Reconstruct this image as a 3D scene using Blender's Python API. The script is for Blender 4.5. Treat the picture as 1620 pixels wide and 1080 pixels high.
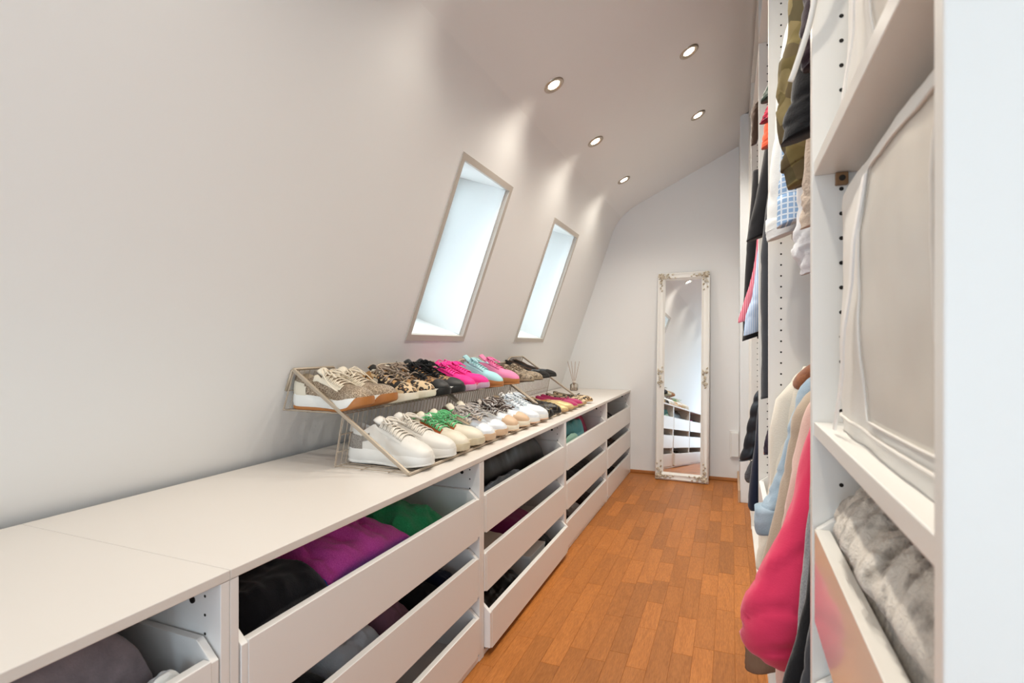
import bpy, bmesh, math, random
from mathutils import Vector, noise, Matrix
R = math.radians
sc = bpy.context.scene
COL = sc.collection
for o in list(bpy.data.objects):
    bpy.data.objects.remove(o, do_unlink=True)

# ------------------------------------------------------------------ camera
cam = bpy.data.cameras.new('camera')
cam.sensor_width = 36.0
cam.lens = 848 / 1620 * 36.0
cam.shift_y = 5 / 1620
cam.clip_start = 0.02
cam.dof.use_dof = True
cam.dof.focus_distance = 2.3
cam.dof.aperture_fstop = 9.0
camo = bpy.data.objects.new('camera', cam)
COL.objects.link(camo)
camo.location = (0, 0, 1.08)
camo.rotation_euler = (R(90), 0, R(22.26))
sc.camera = camo

# ------------------------------------------------------------------ light
world = bpy.data.worlds.new('overcast_sky')
sc.world = world
world.use_nodes = True
bg = world.node_tree.nodes['Background']
bg.inputs[0].default_value = (0.74, 0.90, 1.0, 1)
bg.inputs[1].default_value = 7.0


def area(name, loc, target, sx, sy, power, col):
    l = bpy.data.lights.new(name, 'AREA')
    l.shape = 'RECTANGLE'
    l.size, l.size_y = sx, sy
    l.energy = power
    l.color = col
    o = bpy.data.objects.new(name, l)
    COL.objects.link(o)
    o.location = loc
    o.rotation_euler = (Vector(target) - Vector(loc)).to_track_quat('-Z', 'Y').to_euler()
    return o


# daylight of the window in the end wall behind the photographer
area('daylight_window', (-0.35, -4.1, 1.0), (-0.35, 3.0, 1.5), 1.9, 1.9, 60, (0.64, 0.84, 1.0))
# and of a window in the right-hand wall, likewise behind the camera
area('side_window', (0.70, -0.95, 1.15), (-3.0, -0.95, 1.15), 1.4, 1.6, 8, (0.76, 0.92, 1.0))
SPOT_POWER = {'left': 15.0, 'right': 40.0}
LENS_STRENGTH = 26.0

sc.view_settings.view_transform = 'Standard'
sc.view_settings.look = 'None'
sc.view_settings.gamma = 1.0
sc.view_settings.use_curve_mapping = False
sc.view_settings.exposure = 0.14

# ------------------------------------------------------------------ materials


def lin(c):
    if isinstance(c, str):
        c = tuple(int(c[i:i + 2], 16) for i in (0, 2, 4))
    return tuple(((v / 255) / 12.92 if v / 255 <= .04045 else ((v / 255 + .055) / 1.055) ** 2.4) for v in c) + (1.0,)


MATS = {}


def mat(name, col, rough=.5, metal=0., bump=None, var=None, spec=.5, sheen=0., coat=0., emit=0., scale=(1, 1, 1)):
    """plain principled material; var=(scale, colour2, low, high) mixes in a noise, bump=(scale, strength)"""
    if name in MATS:
        return MATS[name]
    m = bpy.data.materials.new(name)
    MATS[name] = m
    m.use_nodes = True
    nt = m.node_tree
    p = nt.nodes['Principled BSDF']
    p.inputs['Base Color'].default_value = lin(col)
    p.inputs['Roughness'].default_value = rough
    p.inputs['Metallic'].default_value = metal
    p.inputs['Specular IOR Level'].default_value = spec
    p.inputs['Sheen Weight'].default_value = sheen
    p.inputs['Coat Weight'].default_value = coat
    if emit:
        p.inputs['Emission Color'].default_value = lin(col)
        p.inputs['Emission Strength'].default_value = emit
    if bump or var:
        tc = nt.nodes.new('ShaderNodeTexCoord')
        mp = nt.nodes.new('ShaderNodeMapping')
        mp.inputs['Scale'].default_value = scale
        nt.links.new(tc.outputs['Object'], mp.inputs['Vector'])
    if var:
        n = nt.nodes.new('ShaderNodeTexNoise')
        n.inputs['Scale'].default_value = var[0]
        n.inputs['Detail'].default_value = 4
        nt.links.new(mp.outputs[0], n.inputs['Vector'])
        r = nt.nodes.new('ShaderNodeValToRGB')
        r.color_ramp.elements[0].position = var[2]
        r.color_ramp.elements[1].position = var[3]
        r.color_ramp.elements[0].color = lin(col)
        r.color_ramp.elements[1].color = lin(var[1])
        nt.links.new(n.outputs['Fac'], r.inputs[0])
        nt.links.new(r.outputs[0], p.inputs['Base Color'])
    if bump:
        n = nt.nodes.new('ShaderNodeTexNoise')
        n.inputs['Scale'].default_value = bump[0]
        n.inputs['Detail'].default_value = 5
        nt.links.new(mp.outputs[0], n.inputs['Vector'])
        b = nt.nodes.new('ShaderNodeBump')
        b.inputs['Strength'].default_value = bump[1]
        b.inputs['Distance'].default_value = .004
        nt.links.new(n.outputs['Fac'], b.inputs['Height'])
        nt.links.new(b.outputs[0], p.inputs['Normal'])
    return m


def mat_spots(name, base, ring, core, scale, rough=.6):
    """animal print: voronoi spots with a dark ring and a tan core"""
    m = mat(name, base, rough)
    nt = m.node_tree
    p = nt.nodes['Principled BSDF']
    tc = nt.nodes.new('ShaderNodeTexCoord')
    nz = nt.nodes.new('ShaderNodeTexNoise')
    nz.inputs['Scale'].default_value = scale * .9
    mx = nt.nodes.new('ShaderNodeMix')
    mx.data_type = 'VECTOR'
    mx.inputs[0].default_value = .02
    nt.links.new(tc.outputs['Object'], nz.inputs['Vector'])
    nt.links.new(tc.outputs['Object'], mx.inputs[4])
    nt.links.new(nz.outputs['Color'], mx.inputs[5])
    v = nt.nodes.new('ShaderNodeTexVoronoi')
    v.inputs['Scale'].default_value = scale
    nt.links.new(mx.outputs[1], v.inputs['Vector'])
    r = nt.nodes.new('ShaderNodeValToRGB')
    cr = r.color_ramp
    cr.interpolation = 'CONSTANT'
    cr.elements[0].color = lin(core)
    cr.elements[0].position = 0
    cr.elements[1].color = lin(base)
    cr.elements[1].position = .52
    e = cr.elements.new(.22)
    e.color = lin(ring)
    nt.links.new(v.outputs['Distance'], r.inputs[0])
    nt.links.new(r.outputs[0], p.inputs['Base Color'])
    return m


def mat_patches(name, cols, scale, rough=.8, metric='EUCLIDEAN'):
    """patchwork of flat colours (camouflage, patched leather)"""
    m = mat(name, cols[0], rough)
    nt = m.node_tree
    p = nt.nodes['Principled BSDF']
    tc = nt.nodes.new('ShaderNodeTexCoord')
    v = nt.nodes.new('ShaderNodeTexVoronoi')
    v.distance = metric
    v.inputs['Scale'].default_value = scale
    nt.links.new(tc.outputs['Object'], v.inputs['Vector'])
    s = nt.nodes.new('ShaderNodeSeparateColor')
    nt.links.new(v.outputs['Color'], s.inputs[0])
    r = nt.nodes.new('ShaderNodeValToRGB')
    cr = r.color_ramp
    cr.interpolation = 'CONSTANT'
    for i, c in enumerate(cols):
        e = cr.elements[i] if i < 2 else cr.elements.new(i / len(cols))
        e.position = i / len(cols)
        e.color = lin(c)
    nt.links.new(s.outputs[0], r.inputs[0])
    nt.links.new(r.outputs[0], p.inputs['Base Color'])
    return m


def mat_stripes(name, a, b, scale, axis='X', rough=.85, cross=False):
    m = mat(name, a, rough)
    nt = m.node_tree
    p = nt.nodes['Principled BSDF']
    tc = nt.nodes.new('ShaderNodeTexCoord')
    prev = None
    for ax in ((axis, 'Z') if cross else (axis,)):
        w = nt.nodes.new('ShaderNodeTexWave')
        w.bands_direction = ax
        w.inputs['Scale'].default_value = scale
        w.inputs['Distortion'].default_value = .6
        nt.links.new(tc.outputs['Object'], w.inputs['Vector'])
        r = nt.nodes.new('ShaderNodeValToRGB')
        r.color_ramp.elements[0].position = .78
        r.color_ramp.elements[1].position = .9
        nt.links.new(w.outputs['Fac'], r.inputs[0])
        if prev is None:
            prev = r.outputs[0]
        else:
            mm = nt.nodes.new('ShaderNodeMath')
            mm.operation = 'MAXIMUM'
            nt.links.new(prev, mm.inputs[0])
            nt.links.new(r.outputs[0], mm.inputs[1])
            prev = mm.outputs[0]
    mx = nt.nodes.new('ShaderNodeMix')
    mx.data_type = 'RGBA'
    mx.inputs[6].default_value = lin(a)
    mx.inputs[7].default_value = lin(b)
    nt.links.new(prev, mx.inputs[0])
    nt.links.new(mx.outputs[2], p.inputs['Base Color'])
    return m


def mat_glitter(name, col, col2, scale=420):
    m = mat(name, col, .35, .75, var=(scale, col2, .42, .6))
    nt = m.node_tree
    tc = nt.nodes.new('ShaderNodeTexCoord')
    v = nt.nodes.new('ShaderNodeTexVoronoi')
    v.inputs['Scale'].default_value = scale
    nt.links.new(tc.outputs['Object'], v.inputs['Vector'])
    b = nt.nodes.new('ShaderNodeBump')
    b.inputs['Strength'].default_value = .9
    b.inputs['Distance'].default_value = .002
    nt.links.new(v.outputs['Distance'], b.inputs['Height'])
    nt.links.new(b.outputs[0], nt.nodes['Principled BSDF'].inputs['Normal'])
    return m


def mat_parquet():
    m = mat('oak_parquet', 'C27A30', .46, spec=.35)
    nt = m.node_tree
    p = nt.nodes['Principled BSDF']
    oi = nt.nodes.new('ShaderNodeObjectInfo')
    tc = nt.nodes.new('ShaderNodeTexCoord')
    ad = nt.nodes.new('ShaderNodeVectorMath')
    ad.operation = 'ADD'
    sc3 = nt.nodes.new('ShaderNodeVectorMath')
    sc3.operation = 'SCALE'
    sc3.inputs[0].default_value = (37, 91, 53)
    nt.links.new(oi.outputs['Random'], sc3.inputs['Scale'])
    nt.links.new(tc.outputs['Object'], ad.inputs[0])
    nt.links.new(sc3.outputs[0], ad.inputs[1])
    mp = nt.nodes.new('ShaderNodeMapping')
    mp.inputs['Scale'].default_value = (1, .12, 1)
    nt.links.new(ad.outputs[0], mp.inputs['Vector'])
    n = nt.nodes.new('ShaderNodeTexNoise')
    n.inputs['Scale'].default_value = 15
    n.inputs['Detail'].default_value = 2
    n.inputs['Distortion'].default_value = .5
    nt.links.new(mp.outputs[0], n.inputs['Vector'])
    # cathedral grain: bands of the warped noise
    mu = nt.nodes.new('ShaderNodeMath')
    mu.operation = 'MULTIPLY'
    mu.inputs[1].default_value = 42
    nt.links.new(n.outputs['Fac'], mu.inputs[0])
    si = nt.nodes.new('ShaderNodeMath')
    si.operation = 'SINE'
    nt.links.new(mu.outputs[0], si.inputs[0])
    f = nt.nodes.new('ShaderNodeTexNoise')
    f.inputs['Scale'].default_value = 320
    f.inputs['Detail'].default_value = 2
    nt.links.new(mp.outputs[0], f.inputs['Vector'])
    a2 = nt.nodes.new('ShaderNodeMath')
    a2.operation = 'MULTIPLY_ADD'
    a2.inputs[1].default_value = .07
    nt.links.new(si.outputs[0], a2.inputs[0])
    nt.links.new(f.outputs['Fac'], a2.inputs[2])
    r = nt.nodes.new('ShaderNodeValToRGB')
    r.color_ramp.elements[0].position = .25
    r.color_ramp.elements[0].color = lin('9E5E25')
    r.color_ramp.elements[1].position = .75
    r.color_ramp.elements[1].color = lin('BC7637')
    nt.links.new(a2.outputs[0], r.inputs[0])
    hs = nt.nodes.new('ShaderNodeHueSaturation')
    mr = nt.nodes.new('ShaderNodeMapRange')
    mr.inputs[3].default_value = .80
    mr.inputs[4].default_value = 1.16
    nt.links.new(oi.outputs['Random'], mr.inputs[0])
    nt.links.new(mr.outputs[0], hs.inputs['Value'])
    nt.links.new(r.outputs[0], hs.inputs['Color'])
    nt.links.new(hs.outputs[0], p.inputs['Base Color'])
    b = nt.nodes.new('ShaderNodeBump')
    b.inputs['Strength'].default_value = .12
    b.inputs['Distance'].default_value = .002
    nt.links.new(a2.outputs[0], b.inputs['Height'])
    nt.links.new(b.outputs[0], p.inputs['Normal'])
    return m


def mat_glass(name, tint=(1, 1, 1, 1), ior=1.45):
    m = bpy.data.materials.new(name)
    m.use_nodes = True
    nt = m.node_tree
    nt.nodes.remove(nt.nodes['Principled BSDF'])
    t = nt.nodes.new('ShaderNodeBsdfTransparent')
    t.inputs[0].default_value = tint
    g = nt.nodes.new('ShaderNodeBsdfGlossy')
    g.inputs['Roughness'].default_value = .02
    f = nt.nodes.new('ShaderNodeFresnel')
    f.inputs[0].default_value = ior
    x = nt.nodes.new('ShaderNodeMixShader')
    nt.links.new(f.outputs[0], x.inputs[0])
    nt.links.new(t.outputs[0], x.inputs[1])
    nt.links.new(g.outputs[0], x.inputs[2])
    nt.links.new(x.outputs[0], nt.nodes['Material Output'].inputs[0])
    return m


M_wall = mat('white_wall_paint', 'F1F0EF', .62, bump=(9, .10), spec=.35)
M_ceil = mat('white_ceiling_paint', 'F4F3F2', .6, bump=(7, .08), spec=.35)
M_lam = mat('white_laminate', 'F0EDEA', .33, bump=(160, .02))
M_lamtop = mat('white_laminate_worktop', 'E3DCD5', .38, bump=(160, .03))
M_inside = mat('white_laminate_inside', 'DEDDDC', .45)
M_ward = mat('cream_laminate', 'EFECE7', .3, bump=(160, .02))
M_gloss = mat('glossy_white_front', 'EDE9E2', .12, coat=.6)
M_hole = mat('dark_hole', '1C1712', .8)
M_cap = mat('dark_metal_cap', '3A3632', .4, .8)
M_trimwin = mat('greige_window_trim', 'C3BAB0', .45)
M_reveal = mat('white_reveal_lining', 'F0F3F2', .35)
M_wood = mat('orange_wood_trim', 'A8672F', .45, var=(30, 'BC7C40', .3, .7), scale=(.2, 1, 1))
M_tan = mat('tan_wood_trim', 'C8A688', .45)
M_steel = mat('brushed_steel', 'B9ADA0', .3, .9)
M_lens = mat('lamp_lens', 'FFE9C8', .4, emit=LENS_STRENGTH)
M_wire = mat('beige_coated_wire', 'B7A998', .42, .35)
M_bar = mat('beige_coated_bar', 'B9AA97', .4, .3)
M_parq = mat_parquet()
M_sub = mat('oak_subfloor', 'A5652B', .5)
M_chrome = mat('chrome_rail', 'D0CECB', .2, 1.0)
M_glass = mat_glass('window_glass')
M_bottle = mat_glass('bottle_glass', (.93, .90, .86, 1))

# ------------------------------------------------------------------ mesh helpers


class MB:
    def __init__(s):
        s.v, s.f = [], []

    def add(s, vs, fs):
        n = len(s.v)
        s.v += [tuple(v) for v in vs]
        s.f += [tuple(i + n for i in f) for f in fs]
        return s

    def box(s, x0, x1, y0, y1, z0, z1):
        return s.add([(x0, y0, z0), (x1, y0, z0), (x1, y1, z0), (x0, y1, z0), (x0, y0, z1), (x1, y0, z1), (x1, y1, z1), (x0, y1, z1)],
                     [(3, 2, 1, 0), (4, 5, 6, 7), (0, 1, 5, 4), (1, 2, 6, 5), (2, 3, 7, 6), (3, 0, 4, 7)])

    def prism(s, poly, y0, y1):
        """polygon in (x, z), extruded along y"""
        n = len(poly)
        vs = [(x, y0, z) for x, z in poly] + [(x, y1, z) for x, z in poly]
        fs = [tuple(range(n)), tuple(range(2 * n - 1, n - 1, -1))]
        fs += [(i, i + n, (i + 1) % n + n, (i + 1) % n) for i in range(n)]
        return s.add(vs, fs)

    def loft(s, rings, cap=True, closed=True):
        n = len(rings[0])
        vs = [v for r in rings for v in r]
        fs = []
        for i in range(len(rings) - 1):
            for j in range(n if closed else n - 1):
                k = (j + 1) % n
                fs.append((i * n + j, i * n + k, (i + 1) * n + k, (i + 1) * n + j))
        if cap:
            fs.append(tuple(range(n - 1, -1, -1)))
            b = (len(rings) - 1) * n
            fs.append(tuple(range(b, b + n)))
        return s.add(vs, fs)

    def tube(s, pts, r, n=6, cap=True, flat=1.0):
        pts = [Vector(p) for p in pts]
        rings = []
        up = None
        for i, p in enumerate(pts):
            a = pts[max(i - 1, 0)]
            b = pts[min(i + 1, len(pts) - 1)]
            t = (b - a)
            if t.length < 1e-9:
                t = Vector((1, 0, 0))
            t.normalize()
            if up is None:
                up = Vector((0, 0, 1)) if abs(t.z) < .9 else Vector((0, 1, 0))
            w = t.cross(up)
            if w.length < 1e-6:
                w = t.orthogonal()
            w.normalize()
            u = w.cross(t).normalized()
            up = u
            rr = r[i] if isinstance(r, (list, tuple)) else r
            rings.append([p + w * rr * math.cos(2 * math.pi * k / n) + u * rr * flat * math.sin(2 * math.pi * k / n) for k in range(n)])
        return s.loft(rings, cap)

    def disc(s, c, ax, r, n=8):
        ax = Vector(ax).normalized()
        w = ax.orthogonal().normalized()
        u = ax.cross(w)
        c = Vector(c)
        return s.add([c + w * r * math.cos(2 * math.pi * k / n) + u * r * math.sin(2 * math.pi * k / n) for k in range(n)], [tuple(range(n))])

    def cyl(s, c, ax, r, h, n=16):
        c = Vector(c)
        return s.tube([c, c + Vector(ax).normalized() * h], r, n)

    def ball(s, c, rx, ry, rz, nu=12, nv=8):
        rings = []
        for i in range(1, nv):
            a = math.pi * i / nv
            rings.append([(c[0] + rx * math.sin(a) * math.cos(2 * math.pi * k / nu), c[1] + ry * math.sin(a) * math.sin(2 * math.pi * k / nu),
                           c[2] - rz * math.cos(a)) for k in range(nu)])
        return s.loft(rings, True)

    def build(s, name, m, parent=None, smooth=False, bevel=0., org=None, kind=None, label=None, fix=True):
        if org is None and parent is not None:
            org = parent.get('_o', (0, 0, 0))
        ox, oy, oz = org or (0, 0, 0)
        me = bpy.data.meshes.new(name)
        me.from_pydata([(x - ox, y - oy, z - oz) for x, y, z in s.v], [], s.f)
        if fix:
            bm = bmesh.new()
            bm.from_mesh(me)
            bmesh.ops.recalc_face_normals(bm, faces=bm.faces)
            bm.to_mesh(me)
            bm.free()
        if smooth:
            for p in me.polygons:
                p.use_smooth = True
        me.materials.append(m)
        o = bpy.data.objects.new(name, me)
        COL.objects.link(o)
        if parent is not None:
            o.parent = parent
        if bevel:
            b = o.modifiers.new('bevel', 'BEVEL')
            b.width = bevel
            b.segments = 2
            b.limit_method = 'ANGLE'
        if smooth == 'auto':
            for p in me.polygons:
                p.use_smooth = True
            me.set_sharp_from_angle(angle=R(40))
        if kind:
            o['kind'] = kind
        if label:
            o['label'] = label
        return o


def thing(name, label, cat, loc=(0, 0, 0), group=None, local=False):
    o = bpy.data.objects.new(name, None)
    o.empty_display_size = .05
    COL.objects.link(o)
    o.location = loc
    o['label'] = label
    o['category'] = cat
    if group:
        o['group'] = group
    if not local:
        OFF[o.name] = loc
        o['_o'] = loc
    return o


OFF = {}


def sub_org(o):
    """world origin of a child mesh whose parent chain carries no rotation"""
    while o is not None:
        if '_o' in o.keys():
            return tuple(o['_o'])
        o = o.parent
    return (0, 0, 0)


def tag(o, label, cat, group=None):
    o['label'] = label
    o['category'] = cat
    if group:
        o['group'] = group
    return o


def recentre(o):
    """move the origin of a single-mesh thing to the middle of its base"""
    me = o.data
    xs = [v.co for v in me.vertices]
    c = Vector(((min(v.x for v in xs) + max(v.x for v in xs)) / 2, (min(v.y for v in xs) + max(v.y for v in xs)) / 2, min(v.z for v in xs)))
    me.transform(Matrix.Translation(-c))
    o.location = Vector(o.location) + c
    return o


def copy_tree(o, parent=None):
    c = o.copy()
    COL.objects.link(c)
    c.parent = parent
    for ch in o.children:
        copy_tree(ch, c)
    return c


def lerp_table(tab, t):
    if t <= tab[0][0]:
        return tab[0][1]
    for (a, va), (b, vb) in zip(tab, tab[1:]):
        if t <= b:
            k = (t - a) / (b - a)
            return va + (vb - va) * k
    return tab[-1][1]


def sstep(a, b, t):
    t = max(0., min(1., (t - a) / (b - a)))
    return t * t * (3 - 2 * t)


def spline(pts, n):
    """Catmull-Rom through tuples, n samples in all"""
    pts = [tuple(p) for p in pts]
    m = len(pts)
    out = []
    for i in range(n):
        x = i / (n - 1) * (m - 1)
        k = min(int(x), m - 2)
        t = x - k
        p0, p1, p2, p3 = pts[max(k - 1, 0)], pts[k], pts[k + 1], pts[min(k + 2, m - 1)]
        out.append(tuple(.5 * (2 * b + (c - a) * t + (2 * a - 5 * b + 4 * c - d) * t * t + (-a + 3 * b - 3 * c + d) * t ** 3)
                         for a, b, c, d in zip(p0, p1, p2, p3)))
    return out


def fbm(x, y, z, o=3):
    return noise.fractal(Vector((x, y, z)), 1.0, 2.0, o)


# ------------------------------------------------------------------ room shell
YB, YF = -4.2, 4.60       # end wall behind the camera, far wall
XR = 0.72                  # wall behind the wardrobes
ZC = .695                  # worktop height


def wallfoot(Y):
    return -1.445 + .0065 * Y


def kink(Y):
    return -.905 + .002 * Y, 2.125 + .0135 * Y


def wx(z, Y):
    x0 = wallfoot(Y)
    xk, zk = kink(Y)
    return x0 + (xk - x0) * (z - ZC) / (zk - ZC)


CS = .485                  # slope of the ceiling
WINS = [(1.938, 2.468), (3.157, 3.717)]
WZ0, WZ1 = 1.10, 1.862

Ys = sorted(set([YB] + [round(YB + .25 * i, 4) for i in range(1, 60) if YB + .25 * i < YF - .05] + [y for w in WINS for y in w] + [YF]))


def wall_rows(Y):
    xk, zk = kink(Y)
    rows = [(wx(z, Y), z) for z in (-.02, .35, ZC, .9, WZ0, 1.3, 1.5, 1.7, WZ1)]
    z2 = zk - .16
    rows += [(wx(z2, Y), z2)]
    a = Vector((wx(z2, Y), z2))
    b = Vector((xk, zk))
    c = Vector((xk + .16, zk + .16 * CS))
    for i in range(1, 5):
        t = i / 8
        p = a * (1 - t) ** 2 + b * 2 * t * (1 - t) + c * t * t
        rows.append((p.x, p.y))
    return rows


def ceil_rows(Y):
    xk, zk = kink(Y)
    z2 = zk - .16
    a = Vector((wx(z2, Y), z2))
    b = Vector((xk, zk))
    c = Vector((xk + .16, zk + .16 * CS))
    rows = []
    for i in range(4, 9):
        t = i / 8
        p = a * (1 - t) ** 2 + b * 2 * t * (1 - t) + c * t * t
        rows.append((p.x, p.y))
    for X in (-.4, 0, .4, XR + .02):
        rows.append((X, zk + (X - xk) * CS))
    return rows


def sheet(rowsf, holes, thick, outward):
    """solid slab: inner skin rowsf, outer skin moved by thick along outward, open at the holes"""
    mb = MB()
    cols = [rowsf(Y) for Y in Ys]
    nr = len(cols[0])
    vs = []
    for Y, c in zip(Ys, cols):
        vs += [(x, Y, z) for x, z in c]
    N = len(vs)
    vs += [(x + outward[0] * thick, y, z + outward[1] * thick) for x, y, z in vs]
    fs = []
    cells = set()
    for i in range(len(Ys) - 1):
        for j in range(nr - 1):
            if holes and any(abs(Ys[i] - a) < 1e-6 or (Ys[i] > a - 1e-6 and Ys[i + 1] < b + 1e-6) for a, b in WINS) and 4 <= j <= 7:
                continue
            cells.add((i, j))
    for i, j in cells:
        q = (i * nr + j, (i + 1) * nr + j, (i + 1) * nr + j + 1, i * nr + j + 1)
        fs.append(q)
        fs.append(tuple(k + N for k in q[::-1]))
        for (di, dj, e) in ((-1, 0, (3, 0)), (1, 0, (1, 2)), (0, -1, (0, 1)), (0, 1, (2, 3))):
            if (i + di, j + dj) not in cells:
                a, b = q[e[0]], q[e[1]]
                fs.append((a, b, b + N, a + N))
    return mb.add(vs, fs)


nk = Vector((-1, .36)).normalized()
o = sheet(wall_rows, True, .34, nk).build('wall_left', M_wall, smooth='auto')
o['kind'] = 'structure'
nc = Vector((-CS, 1)).normalized()
o = sheet(ceil_rows, False, .12, nc).build('ceiling', M_ceil, smooth='auto')
o['kind'] = 'structure'


def gable(y0, y1):
    Y = max(min((y0 + y1) / 2, YF), YB)
    poly = [(-1.75, -.02), (XR + .1, -.02), (XR + .1, 3.05), (-.2, 2.6), (-.95, 2.4), (-1.75, 2.4)]
    return MB().prism(poly, y0, y1)


o = gable(YF, YF + .12).build('wall_back', M_wall)
o['kind'] = 'structure'
o = gable(YB - .12, YB).build('wall_front', M_wall)
o['kind'] = 'structure'
o = MB().box(XR, XR + .1, YB, YF, -.02, 3.05).build('wall_right', M_wall)
o['kind'] = 'structure'
# short return of wall at the far right corner
o = MB().box(.056, XR - .001, 3.985, YF - .001, 0, 2.655).build('wall_return', mat('return_wall_paint', 'E6E8EA', .6, bump=(60, .15)), bevel=.004)
o['kind'] = 'structure'
floor = MB().box(-1.8, XR + .1, YB, YF, -.05, -.0012).build('floor', M_sub)
floor['kind'] = 'structure'
# oak strips
random.seed(4)
lens = (.22, .27, .32, .38, .44)
pm = []
for L in lens:
    mb = MB()
    b = .0007
    mb.add([(0, 0, -.0011), (.0676, 0, -.0011), (.0676, L, -.0011), (0, L, -.0011), (b, b, 0), (.0676 - b, b, 0), (.0676 - b, L - b, 0), (b, L - b, 0)],
           [(4, 5, 6, 7), (0, 1, 5, 4), (1, 2, 6, 5), (2, 3, 7, 6), (3, 0, 4, 7)])
    po = mb.build('plank', M_parq, fix=False)
    pm.append(po.data)
    bpy.data.objects.remove(po)
for i in range(15):
    x = -.875 + i * .0682
    y = .42 - random.random() * .3
    while y < YF - .03:
        k = random.randrange(5)
        if y + lens[k] > YF - .01:
            k = max([q for q in range(5) if y + lens[q] <= YF - .005] or [-1])
            if k < 0:
                break
        p = bpy.data.objects.new('plank', pm[k])
        COL.objects.link(p)
        p.parent = floor
        p.location = (x, y, 0)
        y += lens[k] + .0006
# skirting
o = MB().box(-.80, .055, YF - .013, YF - .0005, 0, .024).build('baseboard_back', M_wood, bevel=.003)
o['kind'] = 'structure'
o = MB().box(.042, .0555, 3.975, YF - .015, 0, .085).build('baseboard_right', M_tan, bevel=.003)
o['kind'] = 'structure'


# roof windows
def window(n, y0, y1):
    ym = (y0 + y1) / 2
    k = (wx(WZ1, ym) - wx(WZ0, ym)) / (WZ1 - WZ0)
    up = Vector((k, 0, 1)).normalized()
    out = Vector((-1, 0, k)).normalized()
    ey = Vector((0, 1, 0))
    org = Vector((wx(WZ0, ym), y0, WZ0))
    H = (WZ1 - WZ0) / up.z
    W = y1 - y0

    def bx(mb, a0, a1, b0, b1, c0, c1):
        P = lambda a, b, c: org + ey * a + up * b + out * c
        vs = [P(a0, b0, c0), P(a1, b0, c0), P(a1, b1, c0), P(a0, b1, c0), P(a0, b0, c1), P(a1, b0, c1), P(a1, b1, c1), P(a0, b1, c1)]
        mb.add(vs, [(3, 2, 1, 0), (4, 5, 6, 7), (0, 1, 5, 4), (1, 2, 6, 5), (2, 3, 7, 6), (3, 0, 4, 7)])
        return mb
    t = .026
    e = .0015
    fr = MB()
    bx(fr, -e, W + e, -e, t, -.004, .016)
    bx(fr, -e, W + e, H - t, H + e, -.004, .016)
    bx(fr, -e, t, t, H - t, -.004, .016)
    bx(fr, W - t, W + e, t, H - t, -.004, .016)
    root = fr.build('window_%d' % n, M_trimwin)
    root['kind'] = 'structure'
    d = .33
    b = .012
    for args in ((b, t, t, H - t), (W - t, W - b, t, H - t), (b, W - b, b, t), (b, W - b, H - t, H - b)):
        bx(MB(), args[0], args[1], args[2], args[3], .0165, d).build('reveal_panel', M_reveal, root)
    # slim lining lip just inside the trim
    lp = MB()
    bx(lp, W - t - .006, W - t, t + .002, H - t - .002, .017, .05)
    lp.build('reveal_lip', M_reveal, root)
    sa = MB()
    s = .05
    bx(sa, b, W - b, b, b + s, d + .002, d + .05)
    bx(sa, b, W - b, H - b - s, H - b, d + .002, d + .05)
    bx(sa, b, b + s, b + s, H - b - s, d + .002, d + .05)
    bx(sa, W - b - s, W - b, b + s, H - b - s, d + .002, d + .05)
    sa.build('sash', M_reveal, root)
    bx(MB(), b + s - .004, W - b - s + .004, b + s - .004, H - b - s + .004, d + .02, d + .026).build('glass_pane', M_glass, root)


for i, w in enumerate(WINS):
    window(i + 1, *w)

# ------------------------------------------------------------------ recessed ceiling lights


def downlight(x, y, label):
    xk, zk = kink(y)
    z = zk + (x - xk) * CS
    n = Vector((CS, 0, -1)).normalized()
    root = thing('ceiling_light', label, 'ceiling light', (x, y, z), 'recessed ceiling lights', local=True)
    root.rotation_euler = n.to_track_quat('Z', 'Y').to_euler()   # local +z points down into the room
    N = 28
    rings = []
    for r, h in ((.048, -.001), (.0475, .004), (.043, .0065), (.032, .005), (.027, -.004)):
        rings.append([(r * math.cos(2 * math.pi * k / N), r * math.sin(2 * math.pi * k / N), h) for k in range(N)])
    MB().loft(rings, cap=False).build('trim_ring', M_steel, root, smooth=True)
    MB().cyl((0, 0, -.003), (0, 0, 1), .0265, .004, 24).build('lamp_lens', M_lens, root)
    l = bpy.data.lights.new('lamp_glow', 'SPOT')
    l.energy = SPOT_POWER['left' if x < -.5 else 'right']
    l.color = (1.0, .93, .81)
    l.spot_size = R(136)
    l.spot_blend = 1.0
    l.shadow_soft_size = .03
    lo = bpy.data.objects.new('lamp_glow', l)
    COL.objects.link(lo)
    lo.parent = root
    lo.location = (0, 0, .016)
    lo.rotation_euler = root.rotation_euler.to_matrix().inverted().to_euler()   # the bulb itself hangs plumb
    return root


downlight(-.733, 2.282, 'recessed ceiling light nearest above the first roof window, left row')
downlight(-.725, 3.039, 'recessed ceiling light between the two roof windows, middle of left row')
downlight(-.716, 3.875, 'smallest recessed ceiling light, deepest by the far wall')
downlight(-.191, 2.740, 'topmost recessed ceiling light in the photo, right row')
downlight(-.194, 3.541, 'recessed ceiling light of the right row nearer the far wall')
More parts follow.
